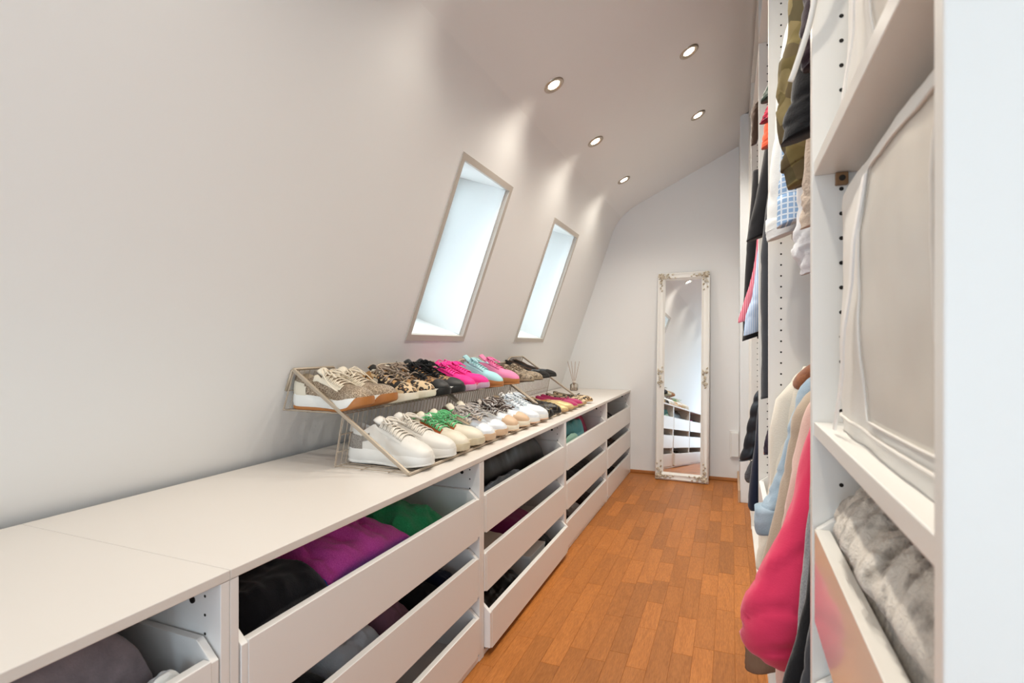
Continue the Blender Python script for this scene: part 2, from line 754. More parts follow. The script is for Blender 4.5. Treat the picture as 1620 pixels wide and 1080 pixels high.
# added spots without fittings, carrying the rows on to brighten the near end
for x, y, k in ((-.735, 1.45, .45), (-.19, 1.9, 1.), (-.74, .62, .3), (-.19, 1.1, .8), (-.19, .42, .8), (-.74, -.2, .3), (-.74, -1.2, .3)):
    xk, zk = kink(y)
    l = bpy.data.lights.new('added_fill_spot', 'SPOT')
    l.energy = SPOT_POWER['left' if x < -.5 else 'right'] * k
    l.color = (1.0, .93, .81)
    l.spot_size = R(136)
    l.spot_blend = 1.0
    l.shadow_soft_size = .03
    lo = bpy.data.objects.new('added_fill_spot', l)
    COL.objects.link(lo)
    lo.location = (x + .006, y, zk + (x - xk) * CS - .012)

# ------------------------------------------------------------------ low drawer cabinets along the sloped wall
XF = -.794                 # front plane
XB = -1.40                 # back of the carcasses
U0 = .666
UNITS = [(-.334, .666), (.666, 1.666), (1.666, 2.666), (2.666, 3.66), (3.66, YF - .004)]
DZ = [(.4225, .558), (.2175, .356), (.0235, .155)]


def drawer(parent, y0, y1, z0, z1, pull=0., xback=XB + .03):
    """open drawer box: raised sides with a cut-off front corner, front panel set between them"""
    xf = XF + pull
    xb = xback + pull
    t = .014
    zs = z1 + .028
    side = [(xb, z0 + .006), (xf, z0 + .006), (xf, z1 - .004), (xf - .036, zs), (xb, zs)]
    mb = MB()
    mb.prism(side, y0, y0 + t)
    mb.prism(side, y1 - t, y1)
    mb.box(xb, xb + t, y0 + t, y1 - t, z0 + .006, zs)
    mb.box(xb + t, xf - .018, y0 + t, y1 - t, z0 + .010, z0 + .020)
    d = mb.build('drawer', M_lam, parent, bevel=.0012)
    f = MB().box(xf - .017, xf + .001, y0 + t + .0004, y1 - t - .0004, z0, z1).build('drawer_front', M_lam, d, bevel=.0015, org=sub_org(parent))
    return d


CAB_LABEL = ['nearest drawer cabinet at the lower left with a grey blanket in it',
             'drawer cabinet holding magenta and green sweaters, second from the camera',
             'middle drawer cabinet with a black bag in its top drawer',
             'drawer cabinet with teal and burgundy clothes in its top drawer',
             'farthest drawer cabinet, against the far wall']
CABS = []
for i, (y0, y1) in enumerate(UNITS):
    root = thing('drawer_cabinet', CAB_LABEL[i], 'cabinet', ((XF + XB) / 2, (y0 + y1) / 2, 0), 'white drawer cabinets under the sloped wall')
    CABS.append(root)
    g = .0006
    MB().box(XB, XF, y0 + g, y0 + .018, 0, ZC - .0175).build('side_panel', M_lam, root, bevel=.0012)
    MB().box(XB, XF, y1 - .018, y1 - g, 0, ZC - .0175).build('side_panel', M_lam, root, bevel=.0012)
    MB().box(XB, XF - .002, y0 + .0185, y1 - .0185, .002, .0205).build('bottom_panel', M_lam, root, bevel=.0012)
    MB().box(XB, XB + .008, y0 + .0185, y1 - .0185, .021, ZC - .018).build('back_panel', M_inside, root)
    h = MB()
    for yy, sgn in ((y1 - .0183, -1), (y0 + .0183, 1)):
        for q in range(19):
            h.disc((XF - .037, yy, .075 + .032 * q), (0, sgn, 0), .0027, 8)
    h.build('pin_holes', M_hole, root, kind='stuff', fix=False)
    MB().cyl((XF - .067, y1 - .018, ZC - .055), (0, -1, 0), .006, .002, 14).build('screw_cap', M_cap, root, smooth='auto')
    for k, (z0, z1) in enumerate(DZ):
        if i == 0 and k > 0:
            continue
        drawer(root, y0 + .0215, y1 - .0215, z0, z1, pull=.022 if (i == 2 and k == 2) else .002 * ((i + k) % 2))
for k, (y0, y1, lab) in enumerate(((-.334, .6657, 'near white worktop board running out of the photo at lower left'),
                                   (.6663, YF - .002, 'long white worktop board under the wire shoe racks'))):
    o = MB().box(-1.412, XF + .001, y0, y1, ZC - .017, ZC).build('worktop', M_lamtop, bevel=.0015)
    recentre(tag(o, lab, 'worktop'))

# ------------------------------------------------------------------ wire shoe racks
RK = [(1.330, 2.013), (2.017, 2.698), (2.702, 3.385)]
ZU = .867                  # floor of the upper tier
ZL = ZC + .006             # floor of the lower tier
RLAB = ['nearest two-tier wire shoe rack, white and leopard sneakers on it',
        'middle two-tier wire shoe rack with the pink and blue sneakers',
        'farthest two-tier wire shoe rack, black pumps and pink flats on it']


def xwall(z, y):
    return wx(z, y) + .012


for i, (y0, y1) in enumerate(RK):
    ym = (y0 + y1) / 2
    xt = xwall(1.0, ym)
    root = thing('shoe_rack', RLAB[i], 'shoe rack', ((xt - .87) / 2, ym, ZC), 'wire shoe racks')
    xl = -.872
    for yy in (y0 + .006, y1 - .006):
        mb = MB()
        a = Vector((xt, 0, .999))
        b = Vector((xl, 0, ZC + .006))
        d = (b - a).normalized()
        nn = Vector((d.z, 0, -d.x)) * .0058
        mb.prism([((a + nn).x, (a + nn).z), ((b + nn).x, (b + nn).z), ((b - nn).x, max((b - nn).z, ZC + .0005)), ((a - nn).x, (a - nn).z)], yy - .005, yy + .005)
        mb.build('side_bar', M_bar, root, bevel=.0025)
    # wavy top rail lying on the wall
    prof = [(y0 + .004, .93), (y0 + .006, .996), (y0 + .012, 1.0), (y0 + .196, 1.0), (y0 + .203, .994), (y0 + .205, .975), (y0 + .212, .968), (y0 + .40, .968), (y0 + .425, .972),
            (y0 + .455, .995), (y0 + .47, 1.0), (y1 - .010, 1.0), (y1 - .004, .995)]
    MB().tube([(xwall(z, y) - .002, y, z) for y, z in prof], .0048, 7).build('top_rail', M_bar, root, smooth=True)
    MB().tube([(xl, y0 + .004, ZC + .0055), (xl, y1 - .004, ZC + .0055)], .005, 8).build('front_rail', M_bar, root, smooth=True)
    wires = MB()

    def topz(y):
        return lerp_table([(p[0] + 1e-5 * q, p[1]) for q, p in enumerate(prof[2:])], y)
    xw = xwall(ZU, ym) + .004
    xu = -1.112            # front edge of the upper tier
    xd = -1.145            # back edge of the lower tier
    n = 29
    for k in range(n):
        y = y0 + .012 + (y1 - y0 - .024) * k / (n - 1)
        zt = topz(y)
        wires.tube([(xwall(zt, y), y, zt), (xw, y, ZU + .004), (xw + .006, y, ZU), (xu - .004, y, ZU), (xu, y, ZU - .005), (xd, y, ZL + .004), (xd + .006, y, ZL), (xl, y, ZL)], .0014, 4)
    for x, z in ((xw + .002, ZU), (xw + .10, ZU - .002), (xw + .18, ZU - .002), (xu, ZU - .002), ((xu + xd) / 2 + .006, .80), ((xu + xd) / 2 - .006, .745), (xd + .002, ZL - .002), (xd + .1, ZL - .002), (xd + .2, ZL - .002), (xwall(.93, ym) + .002, .93)):
        wires.tube([(x, y0 + .006, z), (x, y1 - .006, z)], .0016, 4)
    for yy in (y0 + .006, y1 - .006):
        wires.tube([(xw, yy, ZU), (xt + .0, yy, .99)], .0018, 4)
        wires.tube([(xw, yy, ZU), (xu, yy, ZU)], .0018, 4)
        wires.tube([(xd, yy, ZL), (xu, yy, ZU)], .0018, 4)
    wires.build('wire_grid', M_wire, root, kind='stuff', fix=False)

# ------------------------------------------------------------------ shoes
WID = [(0, .36), (.012, .52), (.03, .64), (.07, .74), (.2, .78), (.35, .74), (.5, .82), (.63, .96), (.72, 1.0), (.80, .965), (.87, .86), (.92, .735), (.955, .60), (.98, .44), (.993, .28), (1, .10)]
DEF = dict(L=.285, W=.104, heel=.030, fore=.022, spring=.016, hs=.0, collar=.062, ankle=.052, throat=.078, vamp=.052, toe=.036, t_open=.36,
           lace=True, nl=6, tip=.03, out=.008, bump=None)


class Shoe:
    """one shoe: toe along +x, heel at x = 0, sole bottom at z = 0; every piece is a mesh of its own"""

    def __init__(s, **k):
        s.p = dict(DEF)
        s.p.update(k)

    def w(s, t):
        return lerp_table(WID, t) * s.p['W'] / 2

    def yc(s, t):
        return .010 * math.sin(math.pi * min(1, t * .95 + .05)) ** 2 * (1 if t < .6 else 1) - .006 * sstep(.6, 1, t)

    def zb(s, t):
        return s.p['spring'] * sstep(.62, 1.05, t) ** 1.3 + .004 * sstep(.12, 0, t)

    def zs(s, t):
        p = s.p
        return s.zb(t) + (p['heel'] + (p['fore'] - p['heel']) * sstep(.15, .7, t)) * (1 - .38 * sstep(.78, 1.0, t))

    def ht(s, t):
        p = s.p
        to = p['t_open']
        if t < to:
            c = lerp_table([(0, p['collar']), (.05, p['collar']), (to * .55, p['ankle']), (to, p['throat'])], t)
            return c
        return lerp_table([(to, p['throat']), (to + (.68 - to) * .5, (p['throat'] * .55 + p['vamp'] * .45)), (.68, p['vamp']), (.80, p['toe'] * 1.18), (.88, p['toe']), (.94, p['toe'] * .80), (.98, p['toe'] * .55), (1, p['toe'] * .25)], t)

    def P(s, t, q, off=0.):
        """point on the upper; q in -1..1 across, off = distance outwards"""
        if t < 0 or t > 1:      # back of the heel and front of the toe close down to the sole
            v = s.P(0. if t < 0 else 1., q, off)
            tc = 0. if t < 0 else 1.
            v.z = s.zs(tc) - .002
            v.x += .002 if t < 0 else -.001
            return v
        p = s.p
        to = p['t_open']
        w = s.w(t) * .955
        z0 = s.zs(t)
        h = s.ht(t)
        a = abs(q) * math.pi / 2
        # closed section
        yc_ = w * math.sin(a) ** .82
        zc_ = h * math.cos(a) ** .72
        # open section
        if abs(q) > .5:
            k = (1 - abs(q)) / .5
            yo = w * (1 - .24 * k ** 1.6) + .004 * math.sin(math.pi * k)
            zo = h * k
        else:
            k = abs(q) / .5
            yo = w * .76 * (k ** .5 if k > 0 else 0) * .93 if k < .99 else w * .76
            deep = sstep(.0, .05, t)
            zi = .012 + (h - .012) * (1 - deep)
            zo = zi + (h - zi) * sstep(.62, 1.0, k)
        f = sstep(to - .035, to + .03, t)
        y = yo + (yc_ - yo) * f
        z = zo + (zc_ - zo) * f
        sg = 1 if q >= 0 else -1
        L = p['L']
        x = t * L
        if t < .06:     # heel curves in towards the collar
            x += .006 * (1 - abs(2 * min(1, z / max(h, 1e-4)) - .8)) * 0
        v = Vector((x, sg * y + s.yc(t), z0 + z))
        if off:
            d = Vector((0, sg * y, max(z - h * .35, .002)))
            v += d.normalized() * off
        return v

    def region(s, name, m, parent, test, off=0., nt=40, nq=28):
        mb = MB()
        ts = [0, .012, .03, .055] + [.055 + .945 * (i / (nt - 4)) for i in range(1, nt - 4)] + [.96, .98, .99, .996, 1]
        ts = [-.01] + sorted(set(ts)) + [1.01]
        qs = [-1 + 2 * i / nq for i in range(nq + 1)]
        for i in range(len(ts) - 1):
            for j in range(nq):
                tm = (ts[i] + ts[i + 1]) / 2
                qm = (qs[j] + qs[j + 1]) / 2
                if test(tm, qm):
                    mb.add([s.P(ts[i], qs[j], off), s.P(ts[i + 1], qs[j], off), s.P(ts[i + 1], qs[j + 1], off), s.P(ts[i], qs[j + 1], off)], [(0, 1, 2, 3)])
        if not mb.v:
            return None
        o = s._weld(mb, name, m, parent)
        return o

    def _weld(s, mb, name, m, parent):
        me = bpy.data.meshes.new(name)
        me.from_pydata(mb.v, [], mb.f)
        bm = bmesh.new()
        bm.from_mesh(me)
        bmesh.ops.remove_doubles(bm, verts=bm.verts, dist=1e-5)
        bmesh.ops.recalc_face_normals(bm, faces=bm.faces)
        bm.to_mesh(me)
        bm.free()
        for p in me.polygons:
            p.use_smooth = True
        me.materials.append(m)
        o = bpy.data.objects.new(name, me)
        COL.objects.link(o)
        o.parent = parent
        return o

    def sole(s, name, m, parent, lo, hi, grow=1.05, t0=0., t1=1.):
        """slab between the fractions lo..hi of the sole height"""
        rings = []
        n = 30
        for i in range(n + 1):
            t = t0 + (t1 - t0) * math.sin(math.pi / 2 * i / n)
            if t0 == 0 and t1 == 1:
                t = .5 - .5 * math.cos(math.pi * i / n)
            w = s.w(t) * grow
            zb = s.zb(t)
            hi_ = hi if grow < 1.06 else lo + .12 + (hi - lo - .12) * sstep(t0, t0 + .13, t)   # a toe wrap rises towards the tip
            hgt = s.zs(t) - zb + .006
            za, zc = zb + lo * hgt, zb + hi_ * hgt
            c = s.yc(t)
            x = t * s.p['L'] * 1.012 - .0018 + (.0022 if grow > 1.06 else 0)
            b = .0018
            rings.append([(x, c - w + b, za), (x, c - w - .0008, za + (zc - za) * .3), (x, c - w, za + (zc - za) * .75), (x, c - w + b * 1.6, zc),
                          (x, c + w - b * 1.6, zc), (x, c + w, za + (zc - za) * .75), (x, c + w + .0008, za + (zc - za) * .3), (x, c + w - b, za)])
        return MB().loft(rings).build(name, m, parent, smooth='auto', org=(0, 0, 0))

    def laces(s, m, parent, n=6, t0=None, t1=.64, r=.0021, bow=True, mess=0, seed=1, flat=.55, loops=1.0):
        rnd = random.Random(seed)
        mb = MB()
        t0 = t0 or s.p['t_open'] + .03
        qe = .44
        for i in range(n):
            t = t0 + (t1 - t0) * i / (n - 1)
            tt = t + (t1 - t0) / (n - 1) * .55
            for a, b, ex in ((-qe, qe, .0), (qe, -qe, .0012)):
                pts = []
                for j in range(9):
                    k = j / 8
                    pts.append(s.P(t + (tt - t) * k, a + (b - a) * k, .0030 + ex + .002 * math.sin(math.pi * k)))
                mb.tube(pts, r * 1.15, 6, flat=flat)
        c = s.P(t0 - .005, 0, .006)
        if bow:
            for sg in (-1, 1):
                lp = [c, c + Vector((.006, sg * .012, .010)), c + Vector((.020, sg * .030, .006)) * loops, c + Vector((.034, sg * .034, -.004)) * loops,
                      c + Vector((.030, sg * .018, -.002)), c + Vector((.012, sg * .006, .003)), c]
                mb.tube(spline(lp, 18), r, 6)
                en = [c, c + Vector((.012, sg * .010, .006)), c + Vector((.035, sg * .022, -.002)), c + Vector((.055, sg * (.022 + .02 * rnd.random()), -.014))]
                mb.tube(spline(en, 12), r, 6)
        for q in range(mess):
            p = s.P(t0 + rnd.random() * (t1 - t0) * .85, rnd.uniform(-.3, .3), .010)
            pts = [tuple(p)]
            a = rnd.random() * 6.3
            for j in range(7):
                a += rnd.uniform(-1.5, 1.5)
                st = .011 + .008 * rnd.random()
                p = p + Vector((math.cos(a) * st, math.sin(a) * st * .8, rnd.uniform(-.007, .008)))
                tq = max(.2, min(.8, p.x / s.p['L']))
                fl = s.P(tq, max(-.6, min(.6, p.y / max(s.w(tq), .01) * .8)), .006)
                if p.z < fl.z:
                    p.z = fl.z
                p.y = max(-.045, min(.045, p.y))
                pts.append(tuple(p))
            mb.tube(spline(pts, 22), r * 1.2, 6, flat=flat)
        return mb.build('laces', m, parent, smooth=True, org=(0, 0, 0), fix=False)

    def tongue(s, m, parent, rise=.03, back=.012, w=.36):
        rise *= .62
        back *= 1.2
        to = s.p['t_open']
        rings = []
        for i in range(7):
            k = i / 6
            base = s.P(to + .05, 0, .001)
            x = base.x - k * (back + .05 * s.p['L']) - .002
            z = base.z + rise * sstep(0, 1, k) + .003
            ww = s.w(.4) * (w + .25 * math.sin(math.pi * min(1, k * .75)))
            th = .0032 if k < .95 else .0016
            ring = []
            for j in range(12):
                a = 2 * math.pi * j / 12
                yy = ww * math.cos(a)
                ring.append((x + .006 * (yy / ww) ** 2 * -1 + th * math.sin(a) * .8, yy + s.yc(.4), z - .010 * (yy / ww) ** 2 + th * math.sin(a)))
            rings.append(ring)
        return MB().loft(rings).build('tongue', m, parent, smooth=True, org=(0, 0, 0))


def sneaker(label, group, mats, seed=1, lace_kw=None, toe=True, cap=True, panels=True, bumper=None, tongue_kw=None, extra=None, name='sneaker', **kw):
    """mats: upper, panel, heel, toe, lining, tongue, sole, outsole, lace"""
    S = Shoe(**kw)
    to = S.p['t_open']
    r = thing(name, label, 'shoe', (0, 0, 0), group, local=True)
    inopen = lambda t, q: 0 <= t < to and abs(q) < .5
    S.region('lining', mats['lining'], r, lambda t, q: inopen(t, q))
    S.region('upper', mats['upper'], r, lambda t, q: not inopen(t, q))
    if panels:
        S.region('eyestay', mats['panel'], r, lambda t, q: to + .01 < t < .68 and .20 < abs(q) < .60 - .15 * (t - to), off=.0012)
        S.region('heel_counter', mats['heel'], r, lambda t, q: t < .20 and (t < 0 or abs(q) > .62 + .6 * max(0, t - .08)), off=.0012)
    if cap:
        S.region('toe_cap', mats['toe'], r, lambda t, q: t > .80 + .10 * (1 - abs(q)) ** 2 * 0 and abs(q) > .0 and t > .82 - .12 * abs(q) ** 3, off=.0010)
    S.sole('midsole', mats['sole'], r, .22, 1.0, 1.045)
    S.sole('outsole', mats['outsole'], r, 0, .24, 1.035)
    if bumper:
        S.sole('toe_bumper', bumper, r, .10, 1.06, 1.075, .80, 1.0)
    if S.p['lace']:
        S.tongue(mats['tongue'], r, **(tongue_kw or {}))
        S.laces(mats['lace'], r, **{'seed': seed, **(lace_kw or {})})
    if extra:
        extra(S, r)
    return r


def flat_shoe(label, group, mats, stud=False, name='flat_shoe', bow=False, **kw):
    d = dict(L=.262, W=.090, heel=.012, fore=.007, spring=.006, collar=.046, ankle=.034, throat=.036, vamp=.040, toe=.030, t_open=.60, lace=False)
    d.update(kw)
    S = Shoe(**d)
    to = S.p['t_open']
    r = thing(name, label, 'shoe', (0, 0, 0), group, local=True)
    inopen = lambda t, q: 0 <= t < to and abs(q) < .5
    S.region('lining', mats['lining'], r, inopen)
    S.region('upper', mats['upper'], r, lambda t, q: not inopen(t, q))
    if 'toe' in mats:
        S.region('toe_cap', mats['toe'], r, lambda t, q: t > .80, off=.001)
    S.sole('sole', mats['sole'], r, 0, 1.0, 1.03)
    if d['heel'] > .015:
        MB().loft([[(S.p['L'] * (.02 + .21 * k), S.w(.02 + .21 * k) * sg * .9 + S.yc(.1), z) for k, sg in ((0, -1), (.5, -1), (1, -1), (1, 1), (.5, 1), (0, 1))] for z in (-.004, .008)]).build('heel_block', mats['sole'], r, org=(0, 0, 0))
    # piping along the opening
    pts = [S.P(t, .5, .0008) for t in [i / 24 * (to - .02) for i in range(25)]]
    pts2 = [S.P(t, -.5, .0008) for t in [i / 24 * (to - .02) for i in range(25)]]
    arc = [S.P(to + .02, .5 - i / 10, .001) for i in range(11)]
    MB().tube(list(pts) + list(arc) + list(pts2[::-1]), .0016, 5).build('edge_piping', mats.get('trim', mats['upper']), r, smooth=True, org=(0, 0, 0), fix=False)
    if stud:
        mb = MB()
        rnd = random.Random(7)
        for i in range(11):
            for j in range(15):
                t = .10 + i * .085
                q = -.95 + j * .1357
                if t < to + .05 and abs(q) < .56:
                    continue
                p = S.P(min(t, .98), q, .0012)
                mb.ball(p, .0019, .0019, .0019, 5, 4)
        mb.build('studs', stud, r, kind='stuff', org=(0, 0, 0), fix=False)
    if bow:
        c = S.P(to + .06, 0, .003)
        mb = MB()
        for sg in (-1, 1):
            mb.tube(spline([c, c + Vector((.004, sg * .010, .006)), c + Vector((.006, sg * .020, .002)), c + Vector((-.004, sg * .014, .001)), c], 12), .0022, 5)
        mb.build('bow', mats.get('trim', mats['upper']), r, smooth=True, org=(0, 0, 0), fix=False)
    return r


def put(root, x, y, z, yaw=0., pitch=0., roll=0., mirror=False, label=None):
    if mirror:
        root.scale = (1, -1, 1)
    root.location = (x, y, z)
    root.rotation_euler = (R(roll), R(pitch), R(yaw))
    if label:
        root['label'] = label
    return root


W_ = lambda n, c, **k: mat(n, c, **k)
leather_white = mat('white_leather', 'E2DED7', .42, bump=(90, .05))
leather_cream = mat('cream_leather', 'E3D9C6', .45, bump=(90, .06))
leather_beige = mat('beige_suede', 'CDB79C', .8, bump=(200, .12), sheen=.3)
lace_white = mat('white_lace', 'E6DED2', .8)
lace_cream = mat('cream_lace', 'E8DBC6', .8)
rub_white = mat('white_rubber', 'E9E7E2', .5)
rub_cream = mat('cream_rubber', 'EDE3CF', .5)
rub_gum = mat('gum_rubber', 'B0713A', .5)
rub_black = mat('black_rubber', '1B1A19', .5)
glit_gold = mat_glitter('bronze_glitter', '75604E', 'DCCAB2')
glit_grey = mat_glitter('grey_glitter', '8E8983', 'BDB7B0')
lin_beige = mat('beige_lining', 'C9B79E', .9)
lin_white = mat('white_lining', 'DCDAD6', .9)
lin_grey = mat('grey_lining', '9A948C', .9)
blk_knit = mat('black_knit', '121214', .9, bump=(160, .3), sheen=.4)
blk_lace = mat('black_lace', '0E0E10', .85)
leo = mat_spots('leopard_print', 'B98A55', '2A1C12', '8A5B30', 75)
leo_light = mat_spots('pale_leopard_print', 'D9BE97', '2B2119', 'B48A5C', 55)
patch = mat_patches('patched_suede', ['17130F', 'B58A58', '1B1713', 'D8CDBB', '2A2019', 'C49A68'], 42, .75, 'CHEBYCHEV')
pink = mat('hot_pink_mesh', 'EE1C8C', .65, bump=(220, .25))
pink_l = mat('hot_pink_lace', 'FF3FA6', .7)
rub_pink = mat('pink_rubber', 'E4587F', .45)
rub_lilac = mat('lilac_rubber', 'C9A9BF', .45)
aqua = mat('aqua_canvas', 'A9D6DA', .75, bump=(260, .15))
aqua_l = mat('aqua_lace', 'B9E3E6', .8)
rose = mat('bubblegum_canvas', 'F08CB6', .75, bump=(260, .15))
rose_l = mat('bubblegum_lace', 'F57FB4', .75)
taupe = mat('taupe_snake_leather', 'A08F78', .5, var=(70, '5B4D3C', .50, .62))
taupe_l = mat('taupe_lining', '8A7450', .9)
black_leather = mat('black_leather', '151314', .28, bump=(120, .05))
brown_lining = mat('brown_leather_lining', '5B3A22', .6)
silver = mat('silver_leather', 'C9CCD0', .3, .65)
pearl = mat('pearl_white_leather', 'E9EDF2', .3, .15)
tan_rub = mat('tan_toe_leather', 'D2B191', .5)
ribbon = mat('grey_satin_ribbon', 'B7AEA8', .4, sheen=.3)
ribbon_b = mat('brown_ribbon', '4A382F', .5)
green_l = mat('bright_green_lace', '74C98C', .8)
orange_t = mat('rust_suede', 'A9552A', .85)
gold = mat('gold_woven_leather', 'D6BE8A', .4, .35, bump=(110, .8))
magenta = mat('magenta_suede', 'B0145C', .7, sheen=.3)
studm = mat('gold_studs', 'D9C69A', .25, 1.0)

# --- upper tier (heels against the wall, toes over the front wire)
HX = -1.335
UPZ = ZU + .002


def pair(make, labels, x, ys, z, yaws=(0, 0), pitch=0., group=None, **k):
    a = make(labels[0], group)
    b = copy_tree(a)
    put(a, x, ys[0], z, yaws[0], pitch)
    put(b, x + k.get('dx', 0.), ys[1], z, yaws[1], pitch, mirror=True, label=labels[1])
    return a, b


def up_glitter(lab, g):
    m = dict(upper=glit_gold, panel=leather_cream, heel=leather_cream, toe=leather_cream, lining=lin_beige, tongue=leather_cream, sole=rub_white, outsole=rub_gum, lace=lace_cream)

    def extra(S, r):
        S.region('side_panel', leather_cream, r, lambda t, q: .30 < t < .66 and .28 < abs(q) < .62, off=.0016)
        mb = MB()
        c = S.P(.40, -.2, .006)
        mb.tube(spline([c, c + Vector((.0, -.012, .018)), c + Vector((.02, -.035, .0)), c + Vector((.06, -.046, -.035)), c + Vector((.09, -.05, -.05))], 16), .0021, 6)
        mb.build('loose_lace', lace_cream, r, smooth=True, org=(0, 0, 0), fix=False)
    return sneaker(lab, g, m, bumper=rub_gum, heel=.044, fore=.030, spring=.026, collar=.066, ankle=.055, throat=.078, L=.288, W=.112, extra=extra, cap=False,
                   lace_kw=dict(n=6, mess=1), tongue_kw=dict(rise=.03))


pair(up_glitter, ['cream sneaker with bronze glitter and brown toe, nearest on the upper tier', 'second cream and bronze glitter sneaker on the upper tier, beside the first'],
     HX + .002, (1.388, 1.500), UPZ, (0, 1), group='cream glitter sneakers')


def up_patch(lab, g):
    m = dict(upper=patch, panel=leo_light, heel=leo, toe=leo_light, lining=lin_beige, tongue=patch, sole=rub_cream, outsole=rub_cream, lace=mat('taupe_ribbon_lace', '9C8A7A', .6))
    return sneaker(lab, g, m, bumper=rub_cream, heel=.040, fore=.028, spring=.018, L=.285, W=.108, throat=.084, lace_kw=dict(n=4, r=.0034, bow=True, mess=2, seed=5), tongue_kw=dict(rise=.028))


pair(up_patch, ['brown, black and tan patched sneaker with chunky cream sole, nearer of the pair', 'brown, black and tan patched sneaker with chunky cream sole, beside the black laced pair'],
     HX + .008, (1.645, 1.762), UPZ, (0, -2), group='patched suede sneakers')


def up_black(lab, g):
    m = dict(upper=leo, panel=blk_knit, heel=blk_knit, toe=rub_black, lining=blk_knit, tongue=blk_knit, sole=rub_white, outsole=rub_black, lace=blk_lace)
    return sneaker(lab, g, m, bumper=rub_black, heel=.036, fore=.028, spring=.016, L=.29, W=.108, collar=.072, throat=.094, seed=9, lace_kw=dict(n=6, r=.0032, mess=5, seed=9), tongue_kw=dict(rise=.042))


pair(up_black, ['black laced sneaker with leopard sides, the one nearer the patched pair', 'black laced sneaker with leopard sides, the one nearer the hot pink pair'],
     HX + .006, (1.880, 1.995), UPZ, (0, 0), group='black and leopard sneakers')


def up_pink(lab, g):
    m = dict(upper=pink, panel=pink, heel=rub_lilac, toe=pink, lining=mat('pale_pink_lining', 'F0A8C6', .9), tongue=pink, sole=rub_pink, outsole=rub_lilac, lace=pink_l)
    return sneaker(lab, g, m, bumper=rub_lilac, heel=.036, fore=.028, spring=.014, L=.285, W=.106, collar=.066, throat=.086, lace_kw=dict(n=7, r=.003, bow=True, seed=3, mess=1), tongue_kw=dict(rise=.026))


pair(up_pink, ['hot pink mesh sneaker on the upper tier beside the black laced one', 'hot pink mesh sneaker on the upper tier next to the pale blue one'],
     HX + .006, (2.122, 2.243), UPZ, (0, 2), group='hot pink sneakers')


def canvas(lab, g, up, la, li):
    m = dict(upper=up, panel=up, heel=up, toe=up, lining=li, tongue=up, sole=rub_gum, outsole=rub_gum, lace=la)
    return sneaker(lab, g, m, heel=.034, fore=.032, spring=.006, L=.285, W=.112, collar=.074, ankle=.066, throat=.100, toe=.038, lace_kw=dict(n=7, r=.0029, bow=True, seed=6, mess=1),
                   tongue_kw=dict(rise=.045, back=.02))


put(canvas('pale aqua canvas sneaker with brown gum sole', None, aqua, aqua_l, lin_white), HX + .008, 2.415, UPZ, 3)
put(canvas('light pink canvas sneaker with brown gum sole', None, rose, rose_l, lin_beige), HX + .014, 2.605, UPZ, 4, mirror=True)


def up_taupe(lab, g):
    m = dict(upper=taupe, panel=taupe, heel=taupe, toe=taupe, lining=taupe_l, tongue=taupe, sole=mat('taupe_sole', '8E7C64', .6), outsole=mat('dark_sole', '453A2E', .6), lace=mat('taupe_lace', '7E6D58', .8))
    return sneaker(lab, g, m, heel=.016, fore=.010, spring=.004, L=.29, W=.100, collar=.070, ankle=.060, throat=.080, vamp=.046, toe=.032, t_open=.42, lace_kw=dict(n=3, t1=.58, bow=False), cap=True, tongue_kw=dict(rise=.012), name='ankle_shoe')


pair(up_taupe, ['taupe reptile-look low shoe beside the light pink sneaker', 'taupe reptile-look low shoe beside the black pumps'],
     HX + .012, (2.84, 2.975), UPZ, (3, 5), group='taupe reptile-look shoes')


def up_pump(lab, g):
    return flat_shoe(lab, g, dict(upper=black_leather, lining=brown_lining, sole=rub_black, toe=mat('black_suede', '1A1716', .8)), name='pump', heel=.050, fore=.012, L=.285, collar=.056, throat=.036, t_open=.58, spring=.004)


pair(up_pump, ['black leather pump on the upper tier, beside the taupe shoes', 'last black leather pump at the far end of the upper tier'],
     HX + .012, (3.13, 3.255), UPZ + .004, (4, 6), group='black pumps')

# --- lower tier
LX = -1.135
LOZ = ZL + .003


def lo_white(lab, g):
    m = dict(upper=leather_white, panel=leather_white, heel=glit_grey, toe=leather_white, lining=lin_white, tongue=leather_white, sole=rub_white, outsole=rub_white, lace=lace_white)

    def extra(S, r):
        S.region('side_flash', glit_grey, r, lambda t, q: .16 < t < .30 and .62 < abs(q) < .82, off=.0014)
        S.region('mudguard', leather_white, r, lambda t, q: t > .50 and abs(q) > .66 - .66 * sstep(.86, .9, t) * (t > .9), off=.0016)
        mb = MB()
        for t in (.68, .72, .76):
            for q in (-.24, -.08, .08, .24):
                mb.disc(S.P(t, q, .0014), (0.3, 0, 1), .0011, 6)
        mb.build('vent_holes', mat('vent_grey', '8D8780', .8), r, kind='stuff', org=(0, 0, 0), fix=False)
    return sneaker(lab, g, m, heel=.042, fore=.030, spring=.010, L=.298, W=.112, collar=.072, ankle=.060, throat=.092, toe=.040, vamp=.058, lace_kw=dict(n=7, r=.0028, t1=.66, bow=True, seed=2, mess=1),
                   tongue_kw=dict(rise=.026), extra=extra)


pair(lo_white, ['white leather sneaker with grey glitter heel, nearest on the lower tier', 'white leather sneaker between its twin and the green-laced pair'],
     LX - .012, (1.432, 1.555), LOZ, (0, 2), group='white leather sneakers')


